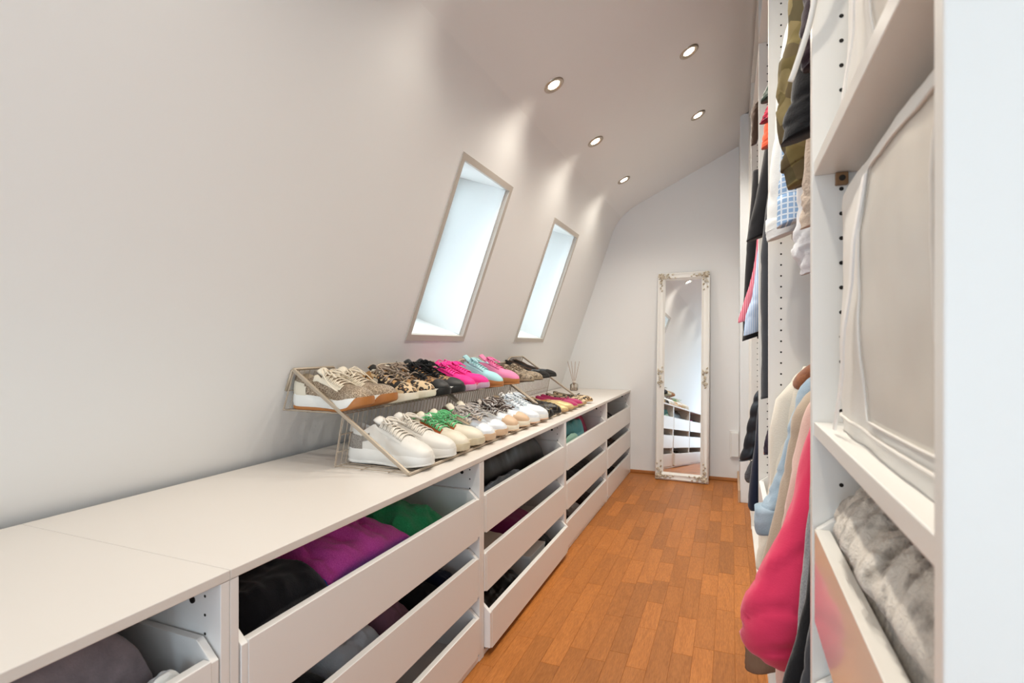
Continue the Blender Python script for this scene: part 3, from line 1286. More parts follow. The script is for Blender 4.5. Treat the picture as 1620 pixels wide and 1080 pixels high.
def lo_green(lab, g):
    m = dict(upper=leather_cream, panel=orange_t, heel=mat('green_heel_tab', '1F8A4C', .5), toe=leather_cream, lining=lin_beige, tongue=leather_cream, sole=rub_cream, outsole=mat('sand_rubber', 'CBBDA2', .5), lace=green_l)
    return sneaker(lab, g, m, bumper=mat('sand_rubber', 'CBBDA2', .5), heel=.036, fore=.026, spring=.012, L=.29, W=.106, collar=.074, throat=.082, lace_kw=dict(n=6, r=.0026, mess=7, seed=12), tongue_kw=dict(rise=.03))


pair(lo_green, ['cream sneaker with tangled green laces, next to the white leather pair', 'cream sneaker with tangled green laces, next to the silver-toed pair'],
     LX - .004, (1.672, 1.783), LOZ, (0, 0), group='green-laced cream sneakers')


def lo_silver(lab, g):
    m = dict(upper=silver, panel=leather_beige, heel=leather_beige, toe=pearl, lining=lin_beige, tongue=leather_cream, sole=rub_cream, outsole=tan_rub, lace=ribbon)
    return sneaker(lab, g, m, bumper=tan_rub, heel=.036, fore=.026, spring=.012, L=.288, W=.106, collar=.070, throat=.084, lace_kw=dict(n=5, r=.0030, mess=4, seed=21, loops=1.3), tongue_kw=dict(rise=.04, back=.018))


pair(lo_silver, ['silver and beige sneaker with grey ribbon laces, beside the green-laced pair', 'silver and beige sneaker with grey ribbon laces, beside the brown-ribboned pair'],
     LX - .002, (1.896, 2.008), LOZ, (0, 0), group='silver and beige sneakers')


def lo_brown(lab, g):
    m = dict(upper=pearl, panel=leather_white, heel=leather_beige, toe=tan_rub, lining=mat('black_lining', '191616', .9), tongue=mat('striped_tongue', 'C9BFB6', .7, var=(60, '3A302B', .48, .54)), sole=rub_cream, outsole=tan_rub, lace=ribbon_b)

    def extra(S, r):
        S.laces(ribbon, r, n=4, r=.0032, mess=4, seed=33, bow=True, loops=1.25)
    return sneaker(lab, g, m, heel=.034, fore=.026, spring=.010, L=.285, W=.106, collar=.068, throat=.084, lace_kw=dict(n=5, r=.0034, mess=4, seed=31, loops=1.2), tongue_kw=dict(rise=.03), extra=extra)


pair(lo_brown, ['white sneaker with tangled brown and grey ribbons, nearer of its pair', 'white sneaker with tangled brown and grey ribbons, next to the pearl white pair'],
     LX, (2.15, 2.268), LOZ, (0, 2), group='ribbon-laced white sneakers')


def lo_pearl(lab, g):
    m = dict(upper=pearl, panel=mat('pale_blue_leather', 'D5E0E8', .35, .1), heel=pearl, toe=pearl, lining=lin_beige, tongue=mat('grey_print_tongue', 'D9D8D4', .7, var=(90, '6A625C', .52, .56)), sole=rub_white, outsole=mat('apricot_rubber', 'E3B99A', .5), lace=mat('ice_lace', 'DDE4EA', .6))
    return sneaker(lab, g, m, heel=.036, fore=.028, spring=.010, L=.288, W=.108, collar=.074, throat=.090, lace_kw=dict(n=6, r=.0026, mess=1, seed=41), tongue_kw=dict(rise=.034))


pair(lo_pearl, ['pearl white sneaker with pale blue panels, beside the ribbon-laced pair', 'pearl white sneaker with pale blue panels, beside the black studded loafers'],
     LX + .004, (2.395, 2.512), LOZ, (2, 2), group='pearl white sneakers')


def lo_stud(lab, g):
    return flat_shoe(lab, g, dict(upper=black_leather, lining=brown_lining, sole=rub_black, trim=black_leather), stud=studm, name='loafer', heel=.022, fore=.012, L=.275, W=.098, collar=.056, ankle=.046, throat=.054, vamp=.050, toe=.036, t_open=.50)


pair(lo_stud, ['black loafer with gold studs, beside the pearl white sneakers', 'black loafer with gold studs, beside the gold woven flats'],
     LX + .006, (2.645, 2.765), LOZ + .004, (2, 3), group='black studded loafers')


def lo_gold(lab, g):
    return flat_shoe(lab, g, dict(upper=gold, lining=lin_beige, sole=mat('tan_sole', 'B9966A', .6), trim=mat('gold_trim', 'C9A86C', .4, .3)), L=.262, W=.09, t_open=.46, throat=.046, vamp=.046)


pair(lo_gold, ['gold woven flat shoe on the lower tier, beside the studded loafers', 'gold woven flat shoe on the lower tier, beside the magenta flats'],
     LX + .03, (2.880, 2.985), LOZ, (3, 3), group='gold woven flats')


def lo_mag(lab, g):
    return flat_shoe(lab, g, dict(upper=magenta, lining=mat('rose_lining', 'B5426E', .8), sole=mat('tan_sole', 'B9966A', .6), trim=magenta), L=.262, W=.088, t_open=.58, bow=True)


pair(lo_mag, ['magenta suede flat shoe, nearer the gold woven pair', 'magenta suede flat shoe, nearer the leopard pair'],
     LX + .03, (3.085, 3.185), LOZ, (3, 4), group='magenta suede flats')


def lo_leo(lab, g):
    return flat_shoe(lab, g, dict(upper=leo_light, lining=lin_beige, sole=mat('tan_sole', 'B9966A', .6), trim=mat('dark_piping', '2A1C14', .6)), L=.262, W=.088, t_open=.58, bow=True)


pair(lo_leo, ['leopard flat shoe at the far end of the lower tier, beside a magenta one', 'last leopard flat shoe, beyond the end bar of the rack'],
     LX + .032, (3.278, 3.428), LOZ, (3, 5), group='leopard flats')
# the last one stands on the worktop itself

# ------------------------------------------------------------------ leaning mirror
def mirror_thing():
    MX, MYb, LEAN, YAW = -.366, 4.44, R(4.7), R(-3.0)
    root = thing('floor_mirror', 'tall white floor mirror with scrolled ornaments leaning on the far wall', 'mirror', (MX, MYb, 0), local=True)
    root.rotation_euler = (-LEAN, 0, YAW)
    W2, H, D = .203, 1.672, .034      # half width, height, depth; local -y faces the room
    F = .062                          # frame width
    # moulded frame profile (distance from the outer edge, height towards the room)
    prof = [(0, 0), (0, .020), (.004, .026), (.012, .030), (.018, .026), (.026, .024), (.036, .028), (.044, .031), (.050, .026), (.055, .018), (F, .014), (F, 0)]
    corners = [(-1, 0), (1, 0), (1, 1), (-1, 1)]
    rings = []
    for k in range(5):
        sx, sz = corners[k % 4]
        ring = []
        for d, h in prof:
            ring.append((sx * (W2 - d), -h, d if sz == 0 else H - d))
        rings.append(ring)
    white = mat('white_frame_lacquer', 'F0EDE8', .4)
    MB().loft(rings, cap=False).build('frame', white, root, smooth='auto', org=(0, 0, 0))
    MB().box(-W2 + .004, W2 - .004, .0005, .012, .004, H - .004).build('backing_board', mat('backing_brown', '8A7A66', .8), root, org=(0, 0, 0))
    gm = mat('silvered_glass', 'F4F6F6', .015, 1.0)
    MB().box(-W2 + F - .004, W2 - F + .004, -.013, -.001, F - .004, H - F + .004).build('mirror_glass', gm, root, org=(0, 0, 0))
    orn = mat('antique_cream_ornament', 'DACFBC', .55, var=(60, 'A8977E', .48, .62))

    def scroll(mb, cx, cz, a0, r0, turns, sgn, y=-.034, r=.0042):
        pts, rs = [], []
        n = 22
        for i in range(n):
            k = i / (n - 1)
            a = a0 + sgn * turns * 2 * math.pi * k
            rr = r0 * (1 - .82 * k)
            pts.append((cx + rr * math.cos(a), y - .002 * k, cz + rr * math.sin(a)))
            rs.append(r * (1 - .45 * k))
        mb.tube(pts, rs, 6)

    def leaf(mb, x, z, a, L, w):
        d = Vector((math.cos(a), 0, math.sin(a)))
        u = Vector((-d.z, 0, d.x))
        rings = []
        for k in range(6):
            t = k / 5
            ww = w * math.sin(math.pi * min(.98, t * .85 + .12)) * (1 if t < .9 else .5)
            c = Vector((x, -.031, z)) + d * L * t
            rings.append([tuple(c + u * ww * q + Vector((0, -.007 * (1 - q * q) * math.sin(math.pi * (t * .8 + .15)), 0))) for q in (-1, -.5, 0, .5, 1)] + [tuple(c + u * ww * q + Vector((0, .006, 0))) for q in (.6, -.6)])
        mb.loft(rings)
    for sx in (-1, 1):
        for top in (0, 1):
            mb = MB()
            zc = H - F * .5 if top else F * .5
            sz = 1 if top else -1
            xc = sx * (W2 - F * .5)
            mb.ball((xc, -.034, zc), .013, .008, .013, 10, 6)
            for kk in range(8):
                a = kk * math.pi / 4
                leaf(mb, xc + .010 * math.cos(a), zc + .010 * math.sin(a), a, .020, .007)
            for kk in range(5):
                leaf(mb, xc - sx * (.022 + .020 * kk), zc + sz * .010 * (1 if kk % 2 else -1), math.pi * (sx > 0) + .5 * (1 if kk % 2 else -1), .024 - .002 * kk, .0075)
                leaf(mb, xc + sx * .010 * (1 if kk % 2 else -1), zc - sz * (.022 + .022 * kk), -sz * math.pi / 2 + .5 * (1 if kk % 2 else -1), .026 - .002 * kk, .0075)
            scroll(mb, xc - sx * .048, zc, 0, .014, 1.3, sx)
            scroll(mb, xc, zc - sz * .05, math.pi / 2, .014, 1.3, -sx)
            scroll(mb, xc + sx * .014, zc + sz * .014, 0, .012, 1.2, sx)
            mb.build('corner_ornament', orn, root, smooth=True, org=(0, 0, 0), fix=False)
        mb = MB()
        zc = .82
        xc = sx * (W2 - F * .5)
        mb.ball((xc, -.034, zc), .010, .007, .018, 10, 6)
        for kk in range(4):
            for s2 in (-1, 1):
                leaf(mb, xc + .009 * (1 if kk % 2 else -1), zc + s2 * (.016 + .017 * kk), s2 * math.pi / 2 + .6 * (-1 if kk % 2 else 1), .022, .007)
        for s2 in (-1, 1):
            scroll(mb, xc - sx * .012, zc + s2 * .038, 0, .013, 1.3, s2)
            scroll(mb, xc + sx * .012, zc + s2 * .050, 0, .011, 1.3, -s2)
        mb.build('side_ornament', orn, root, smooth=True, org=(0, 0, 0), fix=False)


mirror_thing()

# ------------------------------------------------------------------ reed diffuser and wall box
root = thing('reed_diffuser', 'small glass reed diffuser with thin sticks at the far end of the worktop', 'diffuser', (-1.225, 4.37, ZC))
bx_, by_ = -1.225, 4.37
rings = []
for r, z in ((.026, .0), (.030, .004), (.031, .045), (.028, .054), (.014, .060), (.012, .070)):
    rings.append([(bx_ + r * math.copysign(abs(math.cos(a)) ** .5, math.cos(a)), by_ + r * math.copysign(abs(math.sin(a)) ** .5, math.sin(a)), ZC + z + .0005) for a in [2 * math.pi * k / 24 for k in range(24)]])
MB().loft(rings).build('bottle', M_bottle, root, smooth='auto')
MB().loft([[(x * .86 + bx_ * .14, y * .86 + by_ * .14, ZC + .004 if i == 0 else ZC + .024) for x, y, z in rings[2]] for i in range(2)]).build('liquid', mat('pale_oil', 'E6D8CB', .2), root, smooth='auto')
MB().cyl((bx_, by_, ZC + .066), (0, 0, 1), .016, .014, 18).build('collar', mat('white_collar', 'E9E2DA', .5), root, smooth='auto')
rm = mat('reed_wood', 'B08C72', .8)
for dx, dy in ((-.050, -.02), (-.026, .01), (.044, .01), (.020, -.03)):
    MB().tube([(bx_ - dx * .12, by_ - dy * .12, ZC + .010), (bx_ + dx, by_ + dy, ZC + .245)], .0017, 5).build('reed', rm, root)

root = thing('wall_box', 'flat white box on the far wall between the mirror and the wardrobe', 'wall box', (.02, YF, .18))
MB().box(-.002, .054, YF - .030, YF - .0008, .195, .385).build('cover', mat('white_plastic', 'EDEBE8', .4), root, bevel=.004)
MB().box(-.013, .054, YF - .010, YF - .0006, .182, .400).build('back_plate', mat('white_plastic', 'EDEBE8', .4), root, bevel=.002)

# ------------------------------------------------------------------ wardrobe wall
WU = [('A', .331, .823, .0985), ('B', .8234, 1.775, .1015), ('C', 1.7754, 2.492, .1055), ('D', 2.4924, 3.450, .1065), ('E', 3.4504, 3.982, .108)]
WLAB = {'A': 'nearest narrow wardrobe section with white storage bags and a fur throw',
        'B': 'wardrobe section holding the hot pink jacket and the camouflage jacket',
        'C': 'wardrobe section with the long dark grey dress, third from the camera',
        'D': 'wardrobe section with the black quilted jacket and pink shirt',
        'E': 'last wardrobe section, against the wall return'}
DEPTH = .56
ZT = 2.36
WARD = {}
for key, y0, y1, xf in WU:
    root = thing('wardrobe', WLAB[key], 'wardrobe', (xf + DEPTH / 2, (y0 + y1) / 2, 0), 'open wardrobe sections')
    WARD[key] = root
    xb = xf + DEPTH
    t0 = .0145 if key == 'A' else .0175
    MB().box(xf, xb, y0, y0 + t0, 0, ZT).build('side_panel', M_ward, root, bevel=.0014)
    MB().box(xf, xb, y1 - .018, y1 - .0003, 0, ZT).build('side_panel', M_ward, root, bevel=.0014)
    MB().box(xf, xb, y0 + t0 + .0004, y1 - .0184, ZT - .018, ZT).build('top_panel', M_ward, root)
    MB().box(xf + .003, xb, y0 + t0 + .0004, y1 - .0184, .002, .02).build('bottom_panel', M_ward, root)
    MB().box(xb, xb + .006, y0 + .001, y1 - .001, .0, ZT).build('back_panel', M_ward, root)
    # low box on top, up to the slope of the ceiling
    for a, b in ((y0, y0 + t0), (y1 - .018, y1 - .0003)):
        zk = kink((a + b) / 2)
        z1 = zk[1] + (xf - zk[0]) * CS - .012
        z2 = zk[1] + (xb - zk[0]) * CS - .012
        MB().prism([(xf, ZT + .002), (xb, ZT + .002), (xb, z2), (xf, z1)], a, b).build('top_side_panel', M_ward, root, bevel=.0012)
    zk = kink(y1)
    MB().box(xf + .001, xf + .018, y0 + t0 + .0005, y1 - .0185, zk[1] + (xf - zk[0]) * CS - .050, zk[1] + (xf - zk[0]) * CS - .030).build('top_rail', M_ward, root)
    h = MB()
    for yy, sgn in ((y1 - .0183, -1), (y0 + t0 + .0003, 1)):
        for q in range(68):
            z = .098 + .032 * q
            h.disc((xf + .0335, yy, z), (0, sgn, 0), .0027, 10)
    h.build('pin_holes', M_hole, root, kind='stuff', fix=False)
    MB().cyl((xf + .0345, y1 - .0182, ZT - .03), (0, -1, 0), .0042, .0015, 10).build('screw_cap', M_cap, root)
    if key in 'BCD':
        for z in (2.16, 1.075):
            MB().tube([(xf + .29, y0 + .018, z), (xf + .29, y1 - .019, z)], .0125, 12).build('clothes_rail', M_chrome, root, smooth=True)
# section A: two fixed shelves, a glossy drawer and a cam bracket
xf = .0985
rA = WARD['A']
MB().box(xf + .002, xf + DEPTH - .002, .346, .8045, 1.302, 1.320).build('shelf', M_ward, rA, bevel=.0012)
MB().box(xf + .002, xf + DEPTH - .002, .346, .8045, .9605, .9785).build('shelf', M_ward, rA, bevel=.0012)
MB().box(xf + .026, xf + .040, .796, .8046, 1.286, 1.3015).build('shelf_bracket', mat('brown_bracket', '8F6C4A', .5, .3), rA, bevel=.001)
MB().cyl((xf + .033, .7962, 1.2938), (0, -1, 0), .0038, .0012, 12).build('screw_cap', M_cap, rA)


def ward_drawer(root, xf, y0, y1, z0, z1, m=M_gloss, depth=.45):
    t = .012
    zs = z1 + .022
    side = [(xf + depth, z0 + .004), (xf + .004, z0 + .004), (xf + .004, z1 - .002), (xf + .034, zs), (xf + depth, zs)]
    mb = MB()
    mb.prism(side, y0, y0 + t)
    mb.prism(side, y1 - t, y1)
    mb.box(xf + depth - t, xf + depth, y0 + t, y1 - t, z0 + .004, zs)
    mb.box(xf + .022, xf + depth - t, y0 + t, y1 - t, z0 + .008, z0 + .016)
    d = mb.build('drawer', M_ward, root, bevel=.001)
    MB().box(xf + .001, xf + .019, y0 + t + .0004, y1 - t - .0004, z0, z1).build('drawer_front', m, d, bevel=.0012, org=sub_org(root))
    return d


ward_drawer(rA, xf, .349, .802, .722, .842)
ward_drawer(rA, xf, .349, .802, .500, .640)
ward_drawer(rA, xf, .349, .802, .270, .410)
ward_drawer(WARD['C'], .1055, 1.797, 2.470, .375, .512, M_lam)
ward_drawer(WARD['C'], .1055, 1.797, 2.470, .170, .307, M_lam)

# ------------------------------------------------------------------ soft things


def lump(name, label, cat, m, x0, x1, y0, y1, z0, z1, seed=0, amp=.012, freq=9., edge=5., n=(64, 64), group=None, fine=0., fold=0., fdir=(1, .3), skew=0., extra=None):
    """a folded or heaped textile: rounded block whose top and sides carry soft wrinkles and folds"""
    mb = MB()
    nx, ny = n
    top = {}
    cx, cy = (x0 + x1) / 2, (y0 + y1) / 2
    H = z1 - z0
    vs = []
    for i in range(nx + 1):
        for j in range(ny + 1):
            u = 2 * i / nx - 1
            v = 2 * j / ny - 1
            e = max(0., 1 - abs(u) ** edge) ** .5 * max(0., 1 - abs(v) ** edge) ** .5
            uu = u * (1 + .03 * fbm(v * 2 + seed, 3.1, seed))
            vv = v * (1 + .05 * fbm(u * 2 + seed, 7.7, seed))
            x = cx + uu * (x1 - x0) / 2
            y = cy + vv * (y1 - y0) / 2
            w = amp * fbm(x * freq + seed * 3.1, y * freq, seed * 1.7)
            w += amp * .9 * (.5 - abs(fbm(x * freq * 1.6 + 3 * noise.noise(Vector((x * 4, y * 4, seed))), y * freq * 1.1, seed * 2.9 + 5)))
            if fold:
                s_ = (x * fdir[0] + y * fdir[1]) * 40 + 3.2 * fbm(x * 5, y * 5, seed + 4.)
                w -= fold * max(0., math.sin(s_)) ** 6
            if fine:
                w += fine * noise.noise(Vector((x * 190, y * 190, seed))) + fine * .8 * noise.noise(Vector((x * 75, y * 75, seed)))
            z = z0 + .002 + e * (H * (1 + skew * v) + w) if e > 0 else z0
            vs.append((x, y, z))
    fs = []
    for i in range(nx):
        for j in range(ny):
            a = i * (ny + 1) + j
            fs.append((a, a + ny + 1, a + ny + 2, a + 1))
    b = len(vs)
    rim = [i * (ny + 1) for i in range(nx + 1)] + [nx * (ny + 1) + j for j in range(1, ny + 1)] + [i * (ny + 1) + ny for i in range(nx - 1, -1, -1)] + [j for j in range(ny - 1, 0, -1)]
    fs.append(tuple(rim[::-1]))
    mb.add(vs, fs)
    o = mb.build(name, m, smooth=True)
    recentre(tag(o, label, cat, group))
    return o


def cloth(name, c, c2=None, sc_=260, st=.22, **k):
    return mat(name, c, .92, bump=(sc_, st), sheen=.25, spec=.2, **k)


c_black = cloth('black_cotton', '16161A')
c_navy = cloth('navy_cotton', '161C33')
c_char = cloth('charcoal_wool', '3A3C42')
c_grey = cloth('grey_marl', '8F9093', var=(400, 'A4A5A8', .4, .6))
c_mauve = cloth('mauve_grey_fleece', '8E8286', var=(30, '7A6F74', .35, .65))
c_white = cloth('white_cotton', 'ECECEA')
c_blue = cloth('royal_blue_jersey', '2A63BC')
c_magenta = cloth('magenta_sweatshirt', 'D848AF', var=(350, 'E863C2', .4, .65))
c_green = cloth('green_jersey', '2BA063', var=(300, '3FB679', .4, .65))
c_sky = cloth('pale_blue_satin', 'DCE7F2')
c_plum = cloth('dusty_plum', '94697C')
c_teal = cloth('teal_jersey', '3E97A0')
c_mint = cloth('mint_jersey', '8FBFAC')
c_burg = cloth('burgundy_jersey', 'B0215A')
c_cream = cloth('cream_knit', 'E6DACB')
c_brown = cloth('dark_brown_knit', '3A2A22')
m_leatherb = mat('black_shiny_leather', '0B0B0D', .42, bump=(18, .35), spec=.35)

zd = [DZ[0][0] + .0215, DZ[1][0] + .0215, DZ[2][0] + .0215]   # drawer floors
# nearest cabinet
lump('blanket', 'mauve grey fleece blanket folded in the nearest drawer', 'blanket', c_mauve, -1.28, -.862, -.25, .592, zd[0], .655, 1, amp=.008, freq=5, edge=14)
lump('white_cloth', 'white cloth beside the mauve grey blanket', 'cloth', c_white, -.860, -.818, .50, .628, zd[0], .548, 2, amp=.014, freq=22, edge=3)
# second cabinet, top drawer
lump('sweater', 'black knitted sweater in the drawer of the second cabinet', 'sweater', c_black, -1.07, -.818, .705, 1.00, zd[0], .590, 3, amp=.02, freq=8, edge=3.2)
lump('tshirt', 'royal blue jersey peeking out under the magenta sweatshirt', 't-shirt', c_blue, -1.27, -.8175, .80, 1.345, zd[0], .548, 4, amp=.012, freq=10, edge=8)
lump('sweatshirt', 'magenta sweatshirt heaped between the black and the green one', 'sweatshirt', c_magenta, -1.26, -.842, .965, 1.30, .535, .606, 5, amp=.024, freq=9, edge=2.6, fold=.016, fdir=(.35, .8))
lump('sweatshirt', 'green jersey sweatshirt in the top drawer beside the magenta one', 'sweatshirt', c_green, -1.29, -.822, 1.275, 1.56, zd[0], .582, 6, amp=.022, freq=8, edge=2.8, fold=.010, fdir=(.8, .5))
lump('packet', 'small pinkish paper packet behind the green sweatshirt', 'packet', mat('pink_paper', 'B78C84', .6, var=(60, '8E4F4E', .45, .6)), -1.345, -1.295, 1.43, 1.54, zd[0], .600, 7, amp=.003, edge=14, n=(10, 10))
# second drawer
lump('black_garment', 'black garment at the near end of the second drawer', 'garment', c_black, -1.2, -.8175, .71, 1.01, zd[1], .318, 8, amp=.008, freq=9, edge=6)
lump('blouse', 'pale blue satin blouse folded between black things', 'blouse', c_sky, -1.18, -.845, 1.015, 1.205, zd[1], .333, 9, amp=.014, freq=16, edge=6, fold=.008)
lump('handbag', 'flat black leather pouch in front of the satin blouse', 'pouch', m_leatherb, -.842, -.8175, 1.012, 1.30, zd[1], .322, 10, amp=.006, freq=12, edge=5, n=(14, 40))
lump('top', 'dusty plum top beside the pale blue blouse', 'top', c_plum, -1.15, -.845, 1.212, 1.36, zd[1], .330, 11, amp=.016, freq=14, edge=4)
lump('black_garment', 'black garment with a small white print in the second drawer', 'garment', mat('black_white_print', '121216', .9, var=(28, 'C9CCD0', .69, .72)), -1.15, -.8175, 1.365, 1.50, zd[1], .327, 12, amp=.014, freq=12, edge=4)
lump('navy_garment', 'dark navy garment at the far end of the second drawer', 'garment', c_navy, -1.2, -.8175, 1.505, 1.60, zd[1], .334, 13, amp=.012, freq=12, edge=4)
lump('card_sleeve', 'flat grey sheet lying in the nearly empty bottom drawer', 'sheet', mat('grey_card', 'B4AEAB', .7), -1.1, -.83, .95, 1.20, zd[2], zd[2] + .012, 14, amp=.002, edge=16, n=(12, 12))
# third cabinet
lump('black_bag', 'soft black leather bag in the top drawer of the middle cabinet', 'bag', m_leatherb, -1.27, -.852, 1.71, 2.55, zd[0], .660, 15, amp=.012, freq=6, edge=8)
lump('jeans', 'dark grey folded jeans in front of the soft black bag', 'jeans', cloth('washed_black_denim', '30333A', var=(12, '454A54', .4, .65)), -.850, -.8175, 1.70, 2.15, zd[0], .560, 16, amp=.012, freq=10, edge=5, fold=.008, fdir=(1, .15))
lump('folded_knit', 'cream folded knit beside the burgundy one', 'sweater', c_cream, -1.25, -.8175, 1.70, 2.06, zd[1], .322, 17, amp=.010, freq=8, edge=5)
lump('folded_knit', 'burgundy pink folded top beside the cream knit', 'top', cloth('raspberry_jersey', '8E2F68'), -1.25, -.8175, 2.07, 2.32, zd[1], .335, 18, amp=.008, freq=8, edge=6)
XP = .022
lump('handbag', 'black leather handbag lying in the pulled-out bottom drawer', 'bag', m_leatherb, -1.15, -.797, 1.71, 2.14, zd[2], .150, 19, amp=.020, freq=14, edge=4, fold=.012)
lump('handbag', 'round black bag at the far end of the pulled-out bottom drawer', 'bag', m_leatherb, -1.1, -.82, 2.44, 2.60, zd[2], .160, 20, amp=.01, freq=9, edge=2.4)
root = thing('carton', 'small white carton with a grey label among the black bags', 'box', (-.90, 2.30, zd[2]))
MB().box(-1.00, -.815, 2.20, 2.40, zd[2], .138).build('body', mat('white_card', 'E4E1DC', .6), root, bevel=.0015)
MB().box(-1.002, -.813, 2.198, 2.402, .1385, .152).build('lid', mat('white_card', 'E4E1DC', .6), root, bevel=.0015)
MB().box(-.95, -.86, 2.24, 2.36, .1522, .1527).build('printed_label', mat('grey_label', '9FA1A0', .6, var=(120, '6E7274', .5, .54)), root)
# fourth cabinet
lump('jersey', 'burgundy jersey at the back of the top drawer with teal clothes', 'jersey', c_burg, -1.32, -.90, 3.00, 3.60, zd[0], .672, 21, amp=.006, freq=7, edge=5)
lump('jersey', 'teal jersey heaped in front of the burgundy one', 'jersey', c_teal, -.898, -.83, 2.70, 3.24, zd[0], .632, 22, amp=.016, freq=8, edge=6)
lump('jersey', 'mint jersey lying lowest in front of the teal one', 'jersey', c_mint, -.829, -.8175, 2.71, 3.05, zd[0], .580, 23, amp=.012, freq=10, edge=3, n=(16, 40))
lump('black_garment', 'black garments filling the middle drawer of the fourth cabinet', 'garment', c_black, -1.25, -.8175, 2.70, 3.50, zd[1], .350, 24, amp=.012, freq=7, edge=6)
lump('black_garment', 'black garment at the near end of the fourth cabinet\'s bottom drawer', 'garment', c_black, -1.2, -.8175, 2.70, 2.98, zd[2], .140, 25, amp=.012, freq=9, edge=4)
lump('white_garment', 'pale grey top between dark ones in a bottom drawer', 'top', cloth('pale_grey_jersey', 'C9C6C4'), -1.15, -.8175, 2.985, 3.20, zd[2], .138, 26, amp=.014, freq=12, edge=3.5)
lump('brown_garment', 'dark brown garment at the far end of a bottom drawer', 'garment', c_brown, -1.15, -.8175, 3.205, 3.45, zd[2], .145, 27, amp=.014, freq=12, edge=3.5)
# fifth cabinet
lump('brown_garment', 'tan and brown belt-like heap in the last cabinet\'s top drawer', 'garment', mat('brown_mix', '4A3423', .8, var=(22, '17120F', .45, .55)), -1.2, -.8175, 3.70, 4.20, zd[0], .590, 28, amp=.03, freq=14, edge=3)
lump('brown_garment', 'dark brown heap in the last cabinet\'s middle drawer', 'garment', mat('brown_mix2', '2E221B', .85, var=(25, '4B3B30', .5, .6)), -1.2, -.8175, 3.70, 4.35, zd[1], .350, 29, amp=.02, freq=12, edge=4)
lump('beige_garment', 'beige rolled garment in the last cabinet\'s bottom drawer', 'garment', cloth('beige_jersey', 'B7A48E'), -1.1, -.8175, 3.70, 3.86, zd[2], .145, 30, amp=.008, freq=9, edge=2.4)
lump('black_garment', 'black garment in the last cabinet\'s bottom drawer', 'garment', c_black, -1.2, -.8175, 3.87, 4.30, zd[2], .142, 31, amp=.014, freq=9, edge=4)

# fur throw heaped in the nearest wardrobe drawer
furm = mat('grey_fur', 'E6DCCF', .95, var=(44, '93887C', .47, .68), sheen=.5, bump=(420, .8))
fur = lump('fur_throw', 'grey and cream fur throw spilling over the drawer of the nearest wardrobe', 'throw', furm, .1195, .50, 0.358, .790, .745, .928, 40, amp=.022, freq=6, edge=7, n=(150, 150), fine=.007)

# it bulges out over the top edge of the drawer front
for v in fur.data.vertices:
    X, Y, Z = v.co + fur.location
    if Z > .8465 and X < .24:
        v.co.x -= .036 * sstep(.8465, .880, Z) * sstep(.26, .13, X) * math.sin(math.pi * min(1, max(0, (.80 - Y) / .42))) ** .5

# ------------------------------------------------------------------ white storage bags


